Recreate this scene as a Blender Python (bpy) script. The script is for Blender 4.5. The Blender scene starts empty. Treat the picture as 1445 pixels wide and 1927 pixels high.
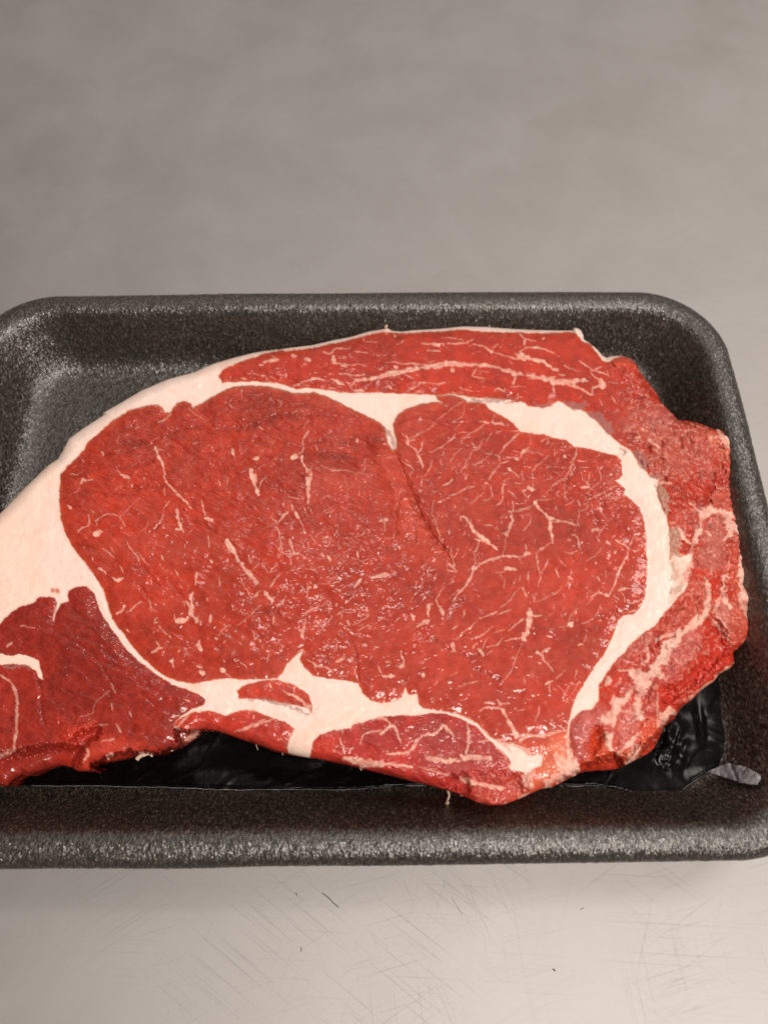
import bpy, math, random
import numpy as np
from mathutils import Vector, Matrix

random.seed(7)
RNG = np.random.RandomState(11)
CM = 0.01
sc = bpy.context.scene

# ------------------------------------------------------------------ camera
CAM_H, TILT, FPX = 18.9, math.radians(25.0), 1447.0     # cm, rad, focal length in photo pixels
cam_d = bpy.data.cameras.new('camera')
cam = bpy.data.objects.new('camera', cam_d)
sc.collection.objects.link(cam)
cam.location = (0, 0, CAM_H * CM)
cam.rotation_euler = (TILT, 0, 0)
cam_d.sensor_fit = 'HORIZONTAL'
cam_d.sensor_width = 36
cam_d.lens = 36 * FPX / 1445.0
cam_d.clip_start = 0.005
cam_d.clip_end = 50
cam_d.dof.use_dof = True
cam_d.dof.focus_distance = 0.182
cam_d.dof.aperture_fstop = 17
sc.camera = cam

# ------------------------------------------------------------------ room light (indoor)
w = bpy.data.worlds.new('World')
sc.world = w
w.use_nodes = True
w.node_tree.nodes['Background'].inputs[0].default_value = (1.0, 0.87, 0.76, 1)
w.node_tree.nodes['Background'].inputs[1].default_value = 0.17


def lamp(name, loc, target, sx, sy, watts, color):
    d = bpy.data.lights.new(name, 'AREA')
    d.shape = 'RECTANGLE'
    d.size, d.size_y = sx, sy
    d.energy = watts
    d.color = color
    o = bpy.data.objects.new(name, d)
    sc.collection.objects.link(o)
    o.location = loc
    o.rotation_euler = (Vector(target) - Vector(loc)).to_track_quat('-Z', 'Y').to_euler()
    return o


lamp('ceiling_lamp', (0.18, -0.26, 1.10), (0, 0.06, 0), 0.36, 0.18, 7.8, (1.0, 0.90, 0.82))
lamp('side_lamp', (0.62, -0.50, 0.85), (0, 0.06, 0), 0.24, 0.16, 4.2, (1.0, 0.88, 0.78))
lamp('far_lamp', (0.74, 0.42, 1.0), (0, 0.1, 0), 0.36, 0.26, 4.6, (1.0, 0.90, 0.82))
lamp('added_glint_lamp', (-0.10, 0.52, 1.10), (0, 0.1, 0), 0.12, 0.10, 0.9, (1.0, 0.92, 0.86))  # added lamp, set behind to raise glints on the upper eye
lamp('counter_fill_panel', (0.4, 1.7, 1.5), (0.3, 0.9, 0), 3.0, 2.0, 10.5, (1.0, 0.905, 0.835))  # added panel, brightens the reflection in the far counter

vs = sc.view_settings
vs.view_transform = 'Standard'
vs.look = 'None'
vs.exposure = -0.1
vs.gamma = 1.0

# ------------------------------------------------------------------ helpers
CT, ST = math.cos(TILT), math.sin(TILT)


def ray(px, py):
    x = (np.asarray(px, float) - 722.5) / FPX
    y = -(np.asarray(py, float) - 963.5) / FPX
    return x, y * CT + ST, y * ST - CT


def unproj(px, py, z):
    """photo pixel + real height (cm) -> place in the scene (cm)"""
    dx, dy, dz = ray(px, py)
    s = (CAM_H - z) / (-dz)
    return dx * s, dy * s


def link(name, me, mat=None, parent=None):
    o = bpy.data.objects.new(name, me)
    sc.collection.objects.link(o)
    if mat:
        me.materials.append(mat)
    if parent:
        o.parent = parent
    return o


def tag(o, label=None, cat=None, kind=None, group=None):
    if label: o['label'] = label
    if cat: o['category'] = cat
    if kind: o['kind'] = kind
    if group: o['group'] = group
    return o


def empty(name, loc, label, cat):
    o = bpy.data.objects.new(name, None)
    sc.collection.objects.link(o)
    o.location = loc
    o.empty_display_size = 0.01
    return tag(o, label, cat)


def mesh_np(name, co, faces, smooth=True):
    me = bpy.data.meshes.new(name)
    co = np.asarray(co, np.float32)
    faces = np.asarray(faces, np.int32)
    n = faces.shape[1]
    me.vertices.add(len(co))
    me.vertices.foreach_set('co', co.ravel())
    me.loops.add(faces.size)
    me.loops.foreach_set('vertex_index', faces.ravel())
    me.polygons.add(len(faces))
    me.polygons.foreach_set('loop_start', np.arange(0, faces.size, n, dtype=np.int32))
    me.polygons.foreach_set('loop_total', np.full(len(faces), n, np.int32))
    me.update(calc_edges=True)
    me.validate()
    if smooth:
        me.polygons.foreach_set('use_smooth', np.ones(len(me.polygons), bool))
    return me


class Noise:
    def __init__(self, seed):
        self.t = np.random.RandomState(seed).rand(256, 256).astype(np.float32) * 2 - 1

    def __call__(self, x, y):
        xi = np.floor(x).astype(int); yi = np.floor(y).astype(int)
        fx = x - xi; fy = y - yi
        fx = fx * fx * fx * (fx * (fx * 6 - 15) + 10); fy = fy * fy * fy * (fy * (fy * 6 - 15) + 10)
        t = self.t
        a = t[xi & 255, yi & 255]; b = t[(xi + 1) & 255, yi & 255]
        c = t[xi & 255, (yi + 1) & 255]; d = t[(xi + 1) & 255, (yi + 1) & 255]
        return (a * (1 - fx) + b * fx) * (1 - fy) + (c * (1 - fx) + d * fx) * fy


def fbm(x, y, seed, octs=4):
    r = 0; amp = 1; tot = 0
    for k in range(octs):
        r = r + amp * Noise(seed + k)(x * 2 ** k + 17.3 * k, y * 2 ** k + 5.1 * k)
        tot += amp; amp *= 0.5
    return r / tot


def sst(a, b, x):
    t = np.clip((x - a) / (b - a), 0, 1)
    return t * t * (3 - 2 * t)


# ------------------------------------------------------------------ materials
def new_mat(name):
    m = bpy.data.materials.new(name)
    m.use_nodes = True
    nt = m.node_tree
    b = nt.nodes['Principled BSDF']
    return m, nt, b


def node(nt, typ, **kw):
    n = nt.nodes.new(typ)
    for k, v in kw.items():
        if k.startswith('i_'):
            n.inputs[k[2:].replace('_', ' ')].default_value = v
        else:
            setattr(n, k, v)
    return n


def ramp(nt, src, stops):
    r = nt.nodes.new('ShaderNodeValToRGB')
    el = r.color_ramp.elements
    while len(el) < len(stops):
        el.new(0.5)
    for e, (p, c) in zip(el, stops):
        e.position = p
        e.color = c if len(c) == 4 else (*c, 1)
    nt.links.new(src, r.inputs[0])
    return r


def g(v):
    return (v, v, v, 1)


def mixc(nt, fac, a, b, blend='MIX'):
    m = nt.nodes.new('ShaderNodeMix')
    m.data_type = 'RGBA'
    m.blend_type = blend
    for sock, v in ((m.inputs[0], fac), (m.inputs[6], a), (m.inputs[7], b)):
        if hasattr(v, 'is_linked'):
            nt.links.new(v, sock)
        else:
            sock.default_value = v
    return m.outputs[2]


def mth(nt, op, a, b=None):
    m = nt.nodes.new('ShaderNodeMath')
    m.operation = op
    for i, v in enumerate((a, b)):
        if v is None: continue
        if hasattr(v, 'is_linked'):
            nt.links.new(v, m.inputs[i])
        else:
            m.inputs[i].default_value = v
    return m.outputs[0]


def coords(nt, rot=(0, 0, 0), scale=(1, 1, 1), loc=(0, 0, 0)):
    """object coordinates, turned first and stretched afterwards"""
    tc = node(nt, 'ShaderNodeTexCoord')
    m1 = node(nt, 'ShaderNodeMapping')
    m1.inputs['Rotation'].default_value = rot
    nt.links.new(tc.outputs['Object'], m1.inputs['Vector'])
    mp = node(nt, 'ShaderNodeMapping')
    mp.inputs['Scale'].default_value = scale
    mp.inputs['Location'].default_value = loc
    nt.links.new(m1.outputs['Vector'], mp.inputs['Vector'])
    return mp.outputs['Vector']


def facets(nt, vec, scale, amount, base_normal=None):
    """tiny randomly tilted facets: the pressed beads of foam that sparkle"""
    vo = node(nt, 'ShaderNodeTexVoronoi')
    vo.inputs['Scale'].default_value = scale
    nt.links.new(vec, vo.inputs['Vector'])
    sub = node(nt, 'ShaderNodeVectorMath', operation='MULTIPLY_ADD')
    nt.links.new(vo.outputs['Color'], sub.inputs[0])
    sub.inputs[1].default_value = (amount, amount, amount)
    sub.inputs[2].default_value = (-amount / 2, -amount / 2, -amount / 2)
    if base_normal is None:
        base_normal = node(nt, 'ShaderNodeNewGeometry').outputs['Normal']
    ad = node(nt, 'ShaderNodeVectorMath', operation='ADD')
    nt.links.new(base_normal, ad.inputs[0]); nt.links.new(sub.outputs[0], ad.inputs[1])
    no = node(nt, 'ShaderNodeVectorMath', operation='NORMALIZE')
    nt.links.new(ad.outputs[0], no.inputs[0])
    return no.outputs[0]


def tex_noise(nt, vec, scale, detail=3, rough=0.5, dist=0.0):
    n = node(nt, 'ShaderNodeTexNoise')
    n.inputs['Scale'].default_value = scale
    n.inputs['Detail'].default_value = detail
    n.inputs['Roughness'].default_value = rough
    n.inputs['Distortion'].default_value = dist
    nt.links.new(vec, n.inputs['Vector'])
    return n.outputs['Fac']


def bump(nt, h, strength, dist, prev=None):
    b = node(nt, 'ShaderNodeBump')
    b.inputs['Strength'].default_value = strength
    b.inputs['Distance'].default_value = dist
    nt.links.new(h, b.inputs['Height'])
    if prev is not None:
        nt.links.new(prev, b.inputs['Normal'])
    return b.outputs['Normal']


def steel_material():
    m, nt, b = new_mat('scratched_stainless_steel')
    b.inputs['Metallic'].default_value = 1.0
    v = coords(nt)
    # scratches: very long thin noise in several directions, broken up by patches
    total = None
    for i, (ang, sx, sy, lo, hi, amt) in enumerate([
            (0.62, 28, 2600, 0.60, 0.72, 0.8), (-0.55, 30, 3100, 0.61, 0.74, 0.8),
            (1.15, 34, 2900, 0.62, 0.74, 0.6), (-1.25, 26, 2500, 0.62, 0.74, 0.5),
            (0.05, 20, 2300, 0.58, 0.75, 0.45), (-0.25, 36, 3300, 0.62, 0.72, 0.7),
            (1.45, 34, 3100, 0.62, 0.74, 0.6)]):
        vv = coords(nt, rot=(0, 0, ang), scale=(sx, sy, 1), loc=(i * 3.1, i * 1.7, 0))
        n = tex_noise(nt, vv, 1.0, 2, 0.5, 0.15)
        r = ramp(nt, n, [(lo, g(0)), (hi, g(amt))]).outputs[0]
        pv = coords(nt, loc=(i * 2.3, 4 - i, 0))
        pm = ramp(nt, tex_noise(nt, pv, 22 + 5 * i, 3), [(0.42, g(0)), (0.62, g(1))]).outputs[0]
        s = mth(nt, 'MULTIPLY', r, pm)
        total = s if total is None else mth(nt, 'ADD', total, s)
    blot = tex_noise(nt, v, 9, 5, 0.55, 0.8)
    blot2 = tex_noise(nt, coords(nt, loc=(3, 5, 0)), 34, 5, 0.62, 0.3)
    grain = tex_noise(nt, coords(nt, rot=(0, 0, 0.03), scale=(500, 1100, 1)), 1.0, 3)
    base = ramp(nt, blot, [(0.3, (0.65, 0.62, 0.585)), (0.7, (0.73, 0.705, 0.68))]).outputs[0]
    base = mixc(nt, 0.35, base, ramp(nt, blot2, [(0.35, (0.60, 0.565, 0.53)), (0.65, (0.78, 0.755, 0.73))]).outputs[0])
    base = mixc(nt, 1.0, base, (0.655, 0.665, 0.69, 1), 'MULTIPLY')
    base = mixc(nt, mth(nt, 'MULTIPLY', grain, 0.10), base, (0.38, 0.36, 0.34, 1))
    sm = mth(nt, 'MINIMUM', total, 1.0)
    base = mixc(nt, mth(nt, 'MULTIPLY', sm, 0.10), base, (0.30, 0.28, 0.26, 1))
    nt.links.new(base, b.inputs['Base Color'])
    rr = mth(nt, 'ADD', mth(nt, 'MULTIPLY', blot2, 0.14), 0.56)
    rr = mth(nt, 'ADD', rr, mth(nt, 'MULTIPLY', sm, 0.12))
    nt.links.new(rr, b.inputs['Roughness'])
    nrm = bump(nt, sm, 0.12, 0.00004)
    nrm = bump(nt, grain, 0.10, 0.00003, nrm)
    nrm = bump(nt, tex_noise(nt, v, 14, 2), 0.2, 0.0012, nrm)
    nt.links.new(nrm, b.inputs['Normal'])
    return m


def foam_material():
    m, nt, b = new_mat('black_foam_polystyrene')
    v = coords(nt)
    vo = node(nt, 'ShaderNodeTexVoronoi')
    vo.inputs['Scale'].default_value = 1700
    nt.links.new(v, vo.inputs['Vector'])
    n = tex_noise(nt, coords(nt, scale=(1.5, 0.5, 0.5)), 2000, 3, 0.65)
    bigp = tex_noise(nt, v, 60, 3)
    c = ramp(nt, n, [(0.36, (0.005, 0.004, 0.003)), (0.54, (0.030, 0.023, 0.017)), (0.72, (0.16, 0.13, 0.10))]).outputs[0]
    c = mixc(nt, mth(nt, 'MULTIPLY', bigp, 0.4), c, (0.016, 0.014, 0.012, 1))
    nt.links.new(c, b.inputs['Base Color'])
    b.inputs['IOR'].default_value = 1.85
    rr = mth(nt, 'ADD', mth(nt, 'MULTIPLY', tex_noise(nt, v, 1700, 2), 0.40), 0.14)
    nt.links.new(rr, b.inputs['Roughness'])
    nrm = bump(nt, vo.outputs['Distance'], 0.7, 0.00010)
    nrm = bump(nt, n, 0.7, 0.00009, nrm)
    nrm = facets(nt, coords(nt, scale=(1.5, 0.7, 0.7)), 2000, 0.34, nrm)
    nt.links.new(nrm, b.inputs['Normal'])
    return m


def meat_material():
    m, nt, b = new_mat('raw_beef_with_fat')
    a = node(nt, 'ShaderNodeAttribute', attribute_name='flesh_colour')
    f = node(nt, 'ShaderNodeAttribute', attribute_name='fat_glint_amount')
    wt = node(nt, 'ShaderNodeAttribute', attribute_name='rough_flesh')
    v = coords(nt)
    fat = f.outputs['Fac']
    lean = mth(nt, 'SUBTRACT', 1.0, fat)
    # muscle fibre bundles and mottling
    vo = node(nt, 'ShaderNodeTexVoronoi', feature='DISTANCE_TO_EDGE')
    vo.inputs['Scale'].default_value = 520
    nv = node(nt, 'ShaderNodeTexNoise'); nv.inputs['Scale'].default_value = 350
    nt.links.new(v, nv.inputs['Vector'])
    mixv = node(nt, 'ShaderNodeVectorMath', operation='MULTIPLY_ADD')
    nt.links.new(nv.outputs['Color'], mixv.inputs[0])
    mixv.inputs[1].default_value = (0.003, 0.003, 0.003)
    nt.links.new(v, mixv.inputs[2])
    nt.links.new(mixv.outputs[0], vo.inputs['Vector'])
    fib = ramp(nt, vo.outputs['Distance'], [(0.0, g(1)), (0.12, g(0))]).outputs[0]
    mott = tex_noise(nt, v, 420, 4, 0.6)
    fine = tex_noise(nt, v, 2600, 3, 0.65)
    col = a.outputs['Color']
    col = mixc(nt, 1.0, col, ramp(nt, mott, [(0.25, (0.80, 0.72, 0.70)), (0.75, (1.22, 1.3, 1.3))]).outputs[0], 'MULTIPLY')
    col = mixc(nt, fat, col, a.outputs['Color'])
    pale = mth(nt, 'MULTIPLY', mth(nt, 'MULTIPLY', fib, lean), 0.05)
    col = mixc(nt, pale, col, (0.62, 0.16, 0.11, 1))
    spk = ramp(nt, fine, [(0.60, g(0)), (0.72, g(1))]).outputs[0]
    col = mixc(nt, mth(nt, 'MULTIPLY', mth(nt, 'MULTIPLY', spk, lean), 0.10), col, (0.75, 0.26, 0.19, 1))
    nt.links.new(col, b.inputs['Base Color'])
    rr = mth(nt, 'ADD', mth(nt, 'MULTIPLY', mott, 0.3), 0.27)
    rr = mth(nt, 'ADD', rr, mth(nt, 'MULTIPLY', fat, 0.12))
    nt.links.new(rr, b.inputs['Roughness'])
    b.inputs['IOR'].default_value = 1.42
    b.inputs['Specular IOR Level'].default_value = 0.3
    nt.links.new(mth(nt, 'SUBTRACT', 0.95, mth(nt, 'MULTIPLY', fat, 0.7)), b.inputs['Coat Weight'])
    b.inputs['Coat Roughness'].default_value = 0.07
    b.inputs['Coat IOR'].default_value = 1.38
    # relief: wrinkled wet surface; the wet film carries smoother, larger wrinkles
    wr = tex_noise(nt, coords(nt, rot=(0, 0, 0.5), scale=(0.6, 1.5, 1)), 300, 3, 0.5, 0.8)
    amt = mth(nt, 'ADD', mth(nt, 'MULTIPLY', wt.outputs['Fac'], 1.3), mth(nt, 'ADD', mth(nt, 'MULTIPLY', lean, 0.085), 0.06))
    nrm = bump(nt, mth(nt, 'MULTIPLY', mth(nt, 'SUBTRACT', wr, 0.5), amt), 1.0, 0.0009)
    wr2 = tex_noise(nt, coords(nt, rot=(0, 0, -0.6), scale=(0.6, 1.6, 1)), 420, 2, 0.5, 0.6)
    h3 = mth(nt, 'MULTIPLY', mth(nt, 'SUBTRACT', wr2, 0.5), mth(nt, 'ADD', mth(nt, 'MULTIPLY', mth(nt, 'ADD', wt.outputs['Fac'], 0.16), 0.8), 0.06))
    cn = bump(nt, h3, 1.0, 0.0004, nrm)
    nrm = bump(nt, mth(nt, 'MULTIPLY', mth(nt, 'SUBTRACT', fine, 0.5), mth(nt, 'ADD', mth(nt, 'MULTIPLY', wt.outputs['Fac'], 0.6), 0.2)), 0.6, 0.00012, nrm)
    nt.links.new(nrm, b.inputs['Normal'])
    nt.links.new(cn, b.inputs['Coat Normal'])
    return m


def film_material():
    m, nt, b = new_mat('black_plastic_film')
    v = coords(nt)
    b.inputs['Base Color'].default_value = (0.002, 0.0016, 0.0016, 1)
    b.inputs['Roughness'].default_value = 0.2
    b.inputs['Specular IOR Level'].default_value = 0.13
    n = tex_noise(nt, v, 90, 3, 0.5, 1.5)
    nrm = bump(nt, n, 0.2, 0.0007)
    nt.links.new(nrm, b.inputs['Normal'])
    return m


def lining_material():
    m, nt, b = new_mat('grey_film_underside')
    v = coords(nt)
    c = ramp(nt, tex_noise(nt, v, 260, 4, 0.6, 1.0), [(0.3, (0.13, 0.125, 0.135)), (0.7, (0.30, 0.29, 0.31))]).outputs[0]
    nt.links.new(c, b.inputs['Base Color'])
    b.inputs['Roughness'].default_value = 0.38
    nt.links.new(bump(nt, tex_noise(nt, v, 420, 3, 0.5, 1.2), 0.5, 0.0008), b.inputs['Normal'])
    return m


def plain_material(name, c, rough):
    m, nt, b = new_mat(name)
    n = tex_noise(nt, coords(nt), 900, 3)
    col = ramp(nt, n, [(0.3, tuple(k * 0.8 for k in c)), (0.7, tuple(min(1, k * 1.15) for k in c))]).outputs[0]
    nt.links.new(col, b.inputs['Base Color'])
    b.inputs['Roughness'].default_value = rough
    return m


M_STEEL, M_FOAM, M_MEAT, M_FILM, M_LINING = steel_material(), foam_material(), meat_material(), film_material(), lining_material()
M_TRIM = plain_material('shred_of_fat', (0.72, 0.52, 0.40), 0.4)
M_SPECK = plain_material('dark_speck', (0.03, 0.025, 0.02), 0.6)

# ------------------------------------------------------------------ steel counter
N = 90
gx = np.linspace(-70, 70, N); gy = np.linspace(-45, 110, N)
X, Y = np.meshgrid(gx, gy)
Z = 0.012 * fbm(X / 9, Y / 9, 3, 2)
co = np.stack([X.ravel(), Y.ravel(), Z.ravel() - 0.02], 1) * CM
idx = np.arange(N * N).reshape(N, N)
fc = np.stack([idx[:-1, :-1].ravel(), idx[:-1, 1:].ravel(), idx[1:, 1:].ravel(), idx[1:, :-1].ravel()], 1)
counter = link('steel_counter', mesh_np('steel_counter', co, fc), M_STEEL)
tag(counter, 'scratched brushed stainless steel counter under the black foam tray', kind='structure')


def tube_np(pts, rad, n=6):
    """closed tube along 3D points (cm)"""
    pts = np.asarray(pts, float); rad = np.broadcast_to(np.asarray(rad, float), (len(pts),))
    t = np.gradient(pts, axis=0); t /= np.linalg.norm(t, axis=1)[:, None] + 1e-9
    up = np.array([0.1, 0.2, 1.0]); s = np.cross(t, up); s /= np.linalg.norm(s, axis=1)[:, None] + 1e-9
    u = np.cross(s, t)
    an = np.arange(n) * 2 * math.pi / n
    v = pts[:, None, :] + rad[:, None, None] * (np.cos(an)[None, :, None] * s[:, None, :] + np.sin(an)[None, :, None] * u[:, None, :])
    i = np.arange(len(pts) * n).reshape(len(pts), n)
    f = np.stack([i[:-1], np.roll(i[:-1], -1, 1), np.roll(i[1:], -1, 1), i[1:]], -1).reshape(-1, 4)
    return v.reshape(-1, 3), f


def smooth_line(P, k=8):
    P = np.asarray(P, float)
    Q = np.vstack([2 * P[0] - P[1], P, 2 * P[-1] - P[-2]])
    out = []
    for i in range(1, len(Q) - 2):
        for j in range(k):
            t = j / k
            out.append(0.5 * ((2 * Q[i]) + (-Q[i - 1] + Q[i + 1]) * t + (2 * Q[i - 1] - 5 * Q[i] + 4 * Q[i + 1] - Q[i + 2]) * t * t
                              + (-Q[i - 1] + 3 * Q[i] - 3 * Q[i + 1] + Q[i + 2]) * t ** 3))
    out.append(P[-1])
    return np.array(out)


def multi_tube(name, lines, mat, parent, kind=None):
    V, F, o = [], [], 0
    for P, r in lines:
        v, f = tube_np(P, r)
        V.append(v); F.append(f + o); o += len(v)
    ob = link(name, mesh_np(name, np.vstack(V) * CM, np.vstack(F)), mat, parent)
    if kind: ob['kind'] = kind
    return ob


sl = []
for pts, r in [([(606, 1681), (618, 1690), (628, 1701), (637, 1708)], 0.008), ([(566, 1783), (567, 1792)], 0.007),
               ([(556, 1680), (559, 1686)], 0.007), ([(1041, 1825), (1045, 1828)], 0.014),
               ([(850, 1690), (870, 1722)], 0.0025), ([(1092, 1713), (1100, 1708)], 0.003)]:
    p = smooth_line(pts, 6)
    x, y = unproj(p[:, 0], p[:, 1], 0.0)
    sl.append((np.stack([x, y, 0 * x - 0.012], 1), r))
multi_tube('deep_scratch', sl, M_SPECK, counter, 'stuff')

# ------------------------------------------------------------------ foam tray
TR_C = np.array([-0.96, 7.48]); TR_A, TR_B, TR_R, TR_ROT = 10.49, 7.41, 2.25, math.radians(0.55)


def outline(d, nseg):
    """rounded, slightly bowed rectangle inset by d; returns points (cm)"""
    a, b = TR_A - d, TR_B - d
    r = max(TR_R - 0.62 * d, 0.7)
    pts = []
    ns, nc = nseg
    corners = [(a - r, b - r, 0), (-(a - r), b - r, 1), (-(a - r), -(b - r), 2), (a - r, -(b - r), 3)]
    for k, (cx, cy, q) in enumerate(corners):
        for j in range(nc):
            t = (q + j / nc) * math.pi / 2
            pts.append((cx + r * math.cos(t), cy + r * math.sin(t)))
        nx = corners[(k + 1) % 4]
        t = (q + 1) * math.pi / 2
        p0 = (cx + r * math.cos(t), cy + r * math.sin(t)); p1 = (nx[0] + r * math.cos(t), nx[1] + r * math.sin(t))
        m = ns if q % 2 == 0 else int(ns * 0.7)
        for j in range(m):
            s = j / m
            pts.append((p0[0] * (1 - s) + p1[0] * s, p0[1] * (1 - s) + p1[1] * s))
    P = np.array(pts)
    u, v = P[:, 0] / TR_A, P[:, 1] / TR_B
    P[:, 0] -= np.sign(u) * 0.16 * np.abs(u) ** 3 * v ** 2
    P[:, 1] -= np.sign(v) * 0.05 * np.abs(v) ** 3 * u ** 2
    c, s = math.cos(TR_ROT), math.sin(TR_ROT)
    return P @ np.array([[c, s], [-s, c]]) + TR_C


prof = [(1.75, 0.0), (1.5, 0.02), (1.3, 0.15), (0.75, 0.9), (0.28, 1.45), (0.05, 1.58), (0.0, 1.66), (0.03, 1.75), (0.16, 1.85), (0.36, 1.90),
        (0.56, 1.885), (0.70, 1.80), (0.82, 1.64), (1.05, 1.27), (1.38, 0.75), (1.62, 0.50), (1.95, 0.38), (2.4, 0.35)]
ps = smooth_line(prof, 24)
seg = np.r_[0, np.cumsum(np.linalg.norm(np.diff(ps, axis=0), axis=1))]
tt = np.arange(0, seg[-1], 0.055)
ps = np.stack([np.interp(tt, seg, ps[:, 0]), np.interp(tt, seg, ps[:, 1])], 1)
ps = np.vstack([ps, [(2.6, 0.345), (3.0, 0.345), (4.0, 0.345), (5.0, 0.345), (6.0, 0.345), (7.0, 0.345)]])
NS = (300, 62)
rings = []
for d, z in ps:
    P = outline(d, NS)
    rings.append(np.column_stack([P, np.full(len(P), z)]))
R = np.array(rings)
nr, nc = R.shape[:2]
# bead relief, moving each vertex along its normal
du = np.roll(R, -1, 1) - np.roll(R, 1, 1); dv = np.gradient(R, axis=0)
nm = np.cross(du, dv); nm /= np.linalg.norm(nm, axis=2)[..., None] + 1e-9
arc = np.cumsum(np.r_[0, np.linalg.norm(np.diff(R[7], axis=0), axis=1)])
AA = np.broadcast_to(arc, (nr, nc)); BB = np.broadcast_to(np.r_[tt, np.linspace(tt[-1] + .2, tt[-1] + 5, 6)][:, None], (nr, nc))
bead = 0.0045 * Noise(41)(AA / 0.06, BB / 0.16) + 0.003 * Noise(42)(AA / 0.05, BB / 0.06) + 0.02 * Noise(43)(AA / 2.1, BB / 1.1)
fade = np.ones(nr); fade[-6:] = 0
R = R - nm * (bead * fade[:, None])[..., None]
idx = np.arange(nr * nc).reshape(nr, nc)
i2 = np.roll(idx, -1, 1)
F = np.stack([idx[:-1], i2[:-1], i2[1:], idx[1:]], -1).reshape(-1, 4)
V = R.reshape(-1, 3)
rimrow = int(np.argmax((ps[:, 0] > 1.0) & (np.arange(len(ps)) > len(tt) * 0.45)))

tray = empty('foam_tray', (TR_C[0] * CM, TR_C[1] * CM, 0),
             'black foam meat tray with rounded corners lying on the steel counter', 'tray')


def sub_mesh(name, rows, parent):
    r0, r1 = rows
    vv = V[r0 * nc:(r1 + 1) * nc]
    k = np.arange((r1 - r0 + 1) * nc).reshape(-1, nc); k2 = np.roll(k, -1, 1)
    ff = np.stack([k[:-1], k2[:-1], k2[1:], k[1:]], -1).reshape(-1, 4)
    co = vv * CM - np.array([TR_C[0] * CM, TR_C[1] * CM, 0])
    return link(name, mesh_np(name, co, ff), M_FOAM, parent)


row = lambda d, z0: int(np.argmin(np.abs(ps[:, 0] - d) + 5 * np.abs(ps[:, 1] - z0)))
rA, rB, rC = row(0.05, 1.58), row(0.84, 1.60), row(1.95, 0.38)
sub_mesh('outer_wall', (0, rA), tray)
sub_mesh('rim', (rA, rB), tray)
sub_mesh('inner_wall', (rB, rC), tray)
fl = sub_mesh('tray_floor', (rC, nr - 1), tray)
# close the middle of the floor
me = fl.data
import bmesh
bm = bmesh.new(); bm.from_mesh(me); bm.verts.ensure_lookup_table()
last = [bm.verts[i] for i in range(len(bm.verts) - nc, len(bm.verts))]
try:
    f_ = bm.faces.new(last)
    f_.normal_update()
    if f_.normal.z < 0: f_.normal_flip()
except Exception:
    pass
bm.to_mesh(me); bm.free()
for ch in tray.children:
    b_ = bmesh.new(); b_.from_mesh(ch.data)
    bmesh.ops.recalc_face_normals(b_, faces=b_.faces)
    b_.to_mesh(ch.data); b_.free()

# ------------------------------------------------------------------ absorbent pad
PADZ = 0.47
pad_px = [(-60, 1482), (14, 1479), (156, 1479), (311, 1482), (450, 1487), (541, 1486), (674, 1485), (773, 1479), (900, 1482), (1053, 1479), (1087, 1480),
          (1114, 1478), (1156, 1485), (1190, 1494), (1224, 1499), (1258, 1499), (1293, 1480), (1330, 1453), (1360, 1440), (1402, 1440), (1412, 1443),
          (1407, 1415), (1399, 1384), (1395, 1357), (1385, 1312), (1373, 1264), (1350, 1120), (1320, 960), (1300, 840), (1290, 764), (1262, 763),
          (1100, 800), (700, 860), (300, 960), (60, 1060), (-30, 1200)]


def poly_sdf(P, X, Y):
    """signed distance (positive inside) to a closed polygon"""
    P = np.asarray(P, np.float32)
    d = np.full(X.shape, 1e12, np.float32); inside = np.zeros(X.shape, bool)
    n = len(P)
    for i in range(n):
        x0, y0 = P[i]; x1, y1 = P[(i + 1) % n]
        ex, ey = x1 - x0, y1 - y0
        L = ex * ex + ey * ey
        if L < 1e-9: continue
        t = np.clip(((X - x0) * ex + (Y - y0) * ey) / L, 0, 1)
        dd = (X - x0 - t * ex) ** 2 + (Y - y0 - t * ey) ** 2
        np.minimum(d, dd, out=d)
        if y0 != y1:
            c = ((Y >= min(y0, y1)) & (Y < max(y0, y1))) & (X < x0 + (Y - y0) * (ex / ey))
            inside ^= c
    d = np.sqrt(d)
    return np.where(inside, d, -d)


def grid_surface(poly, step, z_fn):
    """triangulated sheet inside a photo-pixel polygon, edge vertices moved onto the outline"""
    P = np.asarray(poly, float)
    xs = np.arange(P[:, 0].min() - step * 2, P[:, 0].max() + step * 2, step)
    ys = np.arange(P[:, 1].min() - step * 2, P[:, 1].max() + step * 2, step)
    X, Y = np.meshgrid(xs, ys)
    S = poly_sdf(P, X, Y)
    inside = S > -0.35 * step
    cell = inside[:-1, :-1] & inside[1:, :-1] & inside[:-1, 1:] & inside[1:, 1:]
    use = np.zeros_like(inside)
    use[:-1, :-1] |= cell; use[1:, :-1] |= cell; use[:-1, 1:] |= cell; use[1:, 1:] |= cell
    cnt = np.zeros(inside.shape, int)
    cnt[:-1, :-1] += cell; cnt[1:, :-1] += cell; cnt[:-1, 1:] += cell; cnt[1:, 1:] += cell
    rim = use & (cnt < 4)
    gy_, gx_ = np.gradient(S, step)
    gl = np.hypot(gx_, gy_) + 1e-6
    X = np.where(rim, X - S * gx_ / gl, X); Y = np.where(rim, Y - S * gy_ / gl, Y)
    Z = z_fn(X, Y, np.maximum(S, 0))
    ids = -np.ones(inside.shape, int); ids[use] = np.arange(use.sum())
    x, y = unproj(X[use], Y[use], Z[use])
    jj, ii = np.nonzero(cell)
    F = np.stack([ids[jj, ii], ids[jj + 1, ii], ids[jj + 1, ii + 1], ids[jj, ii + 1]], 1)
    return np.stack([x, y, Z[use]], 1), F, (X, Y, S, use, rim, cell, ids)


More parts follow.
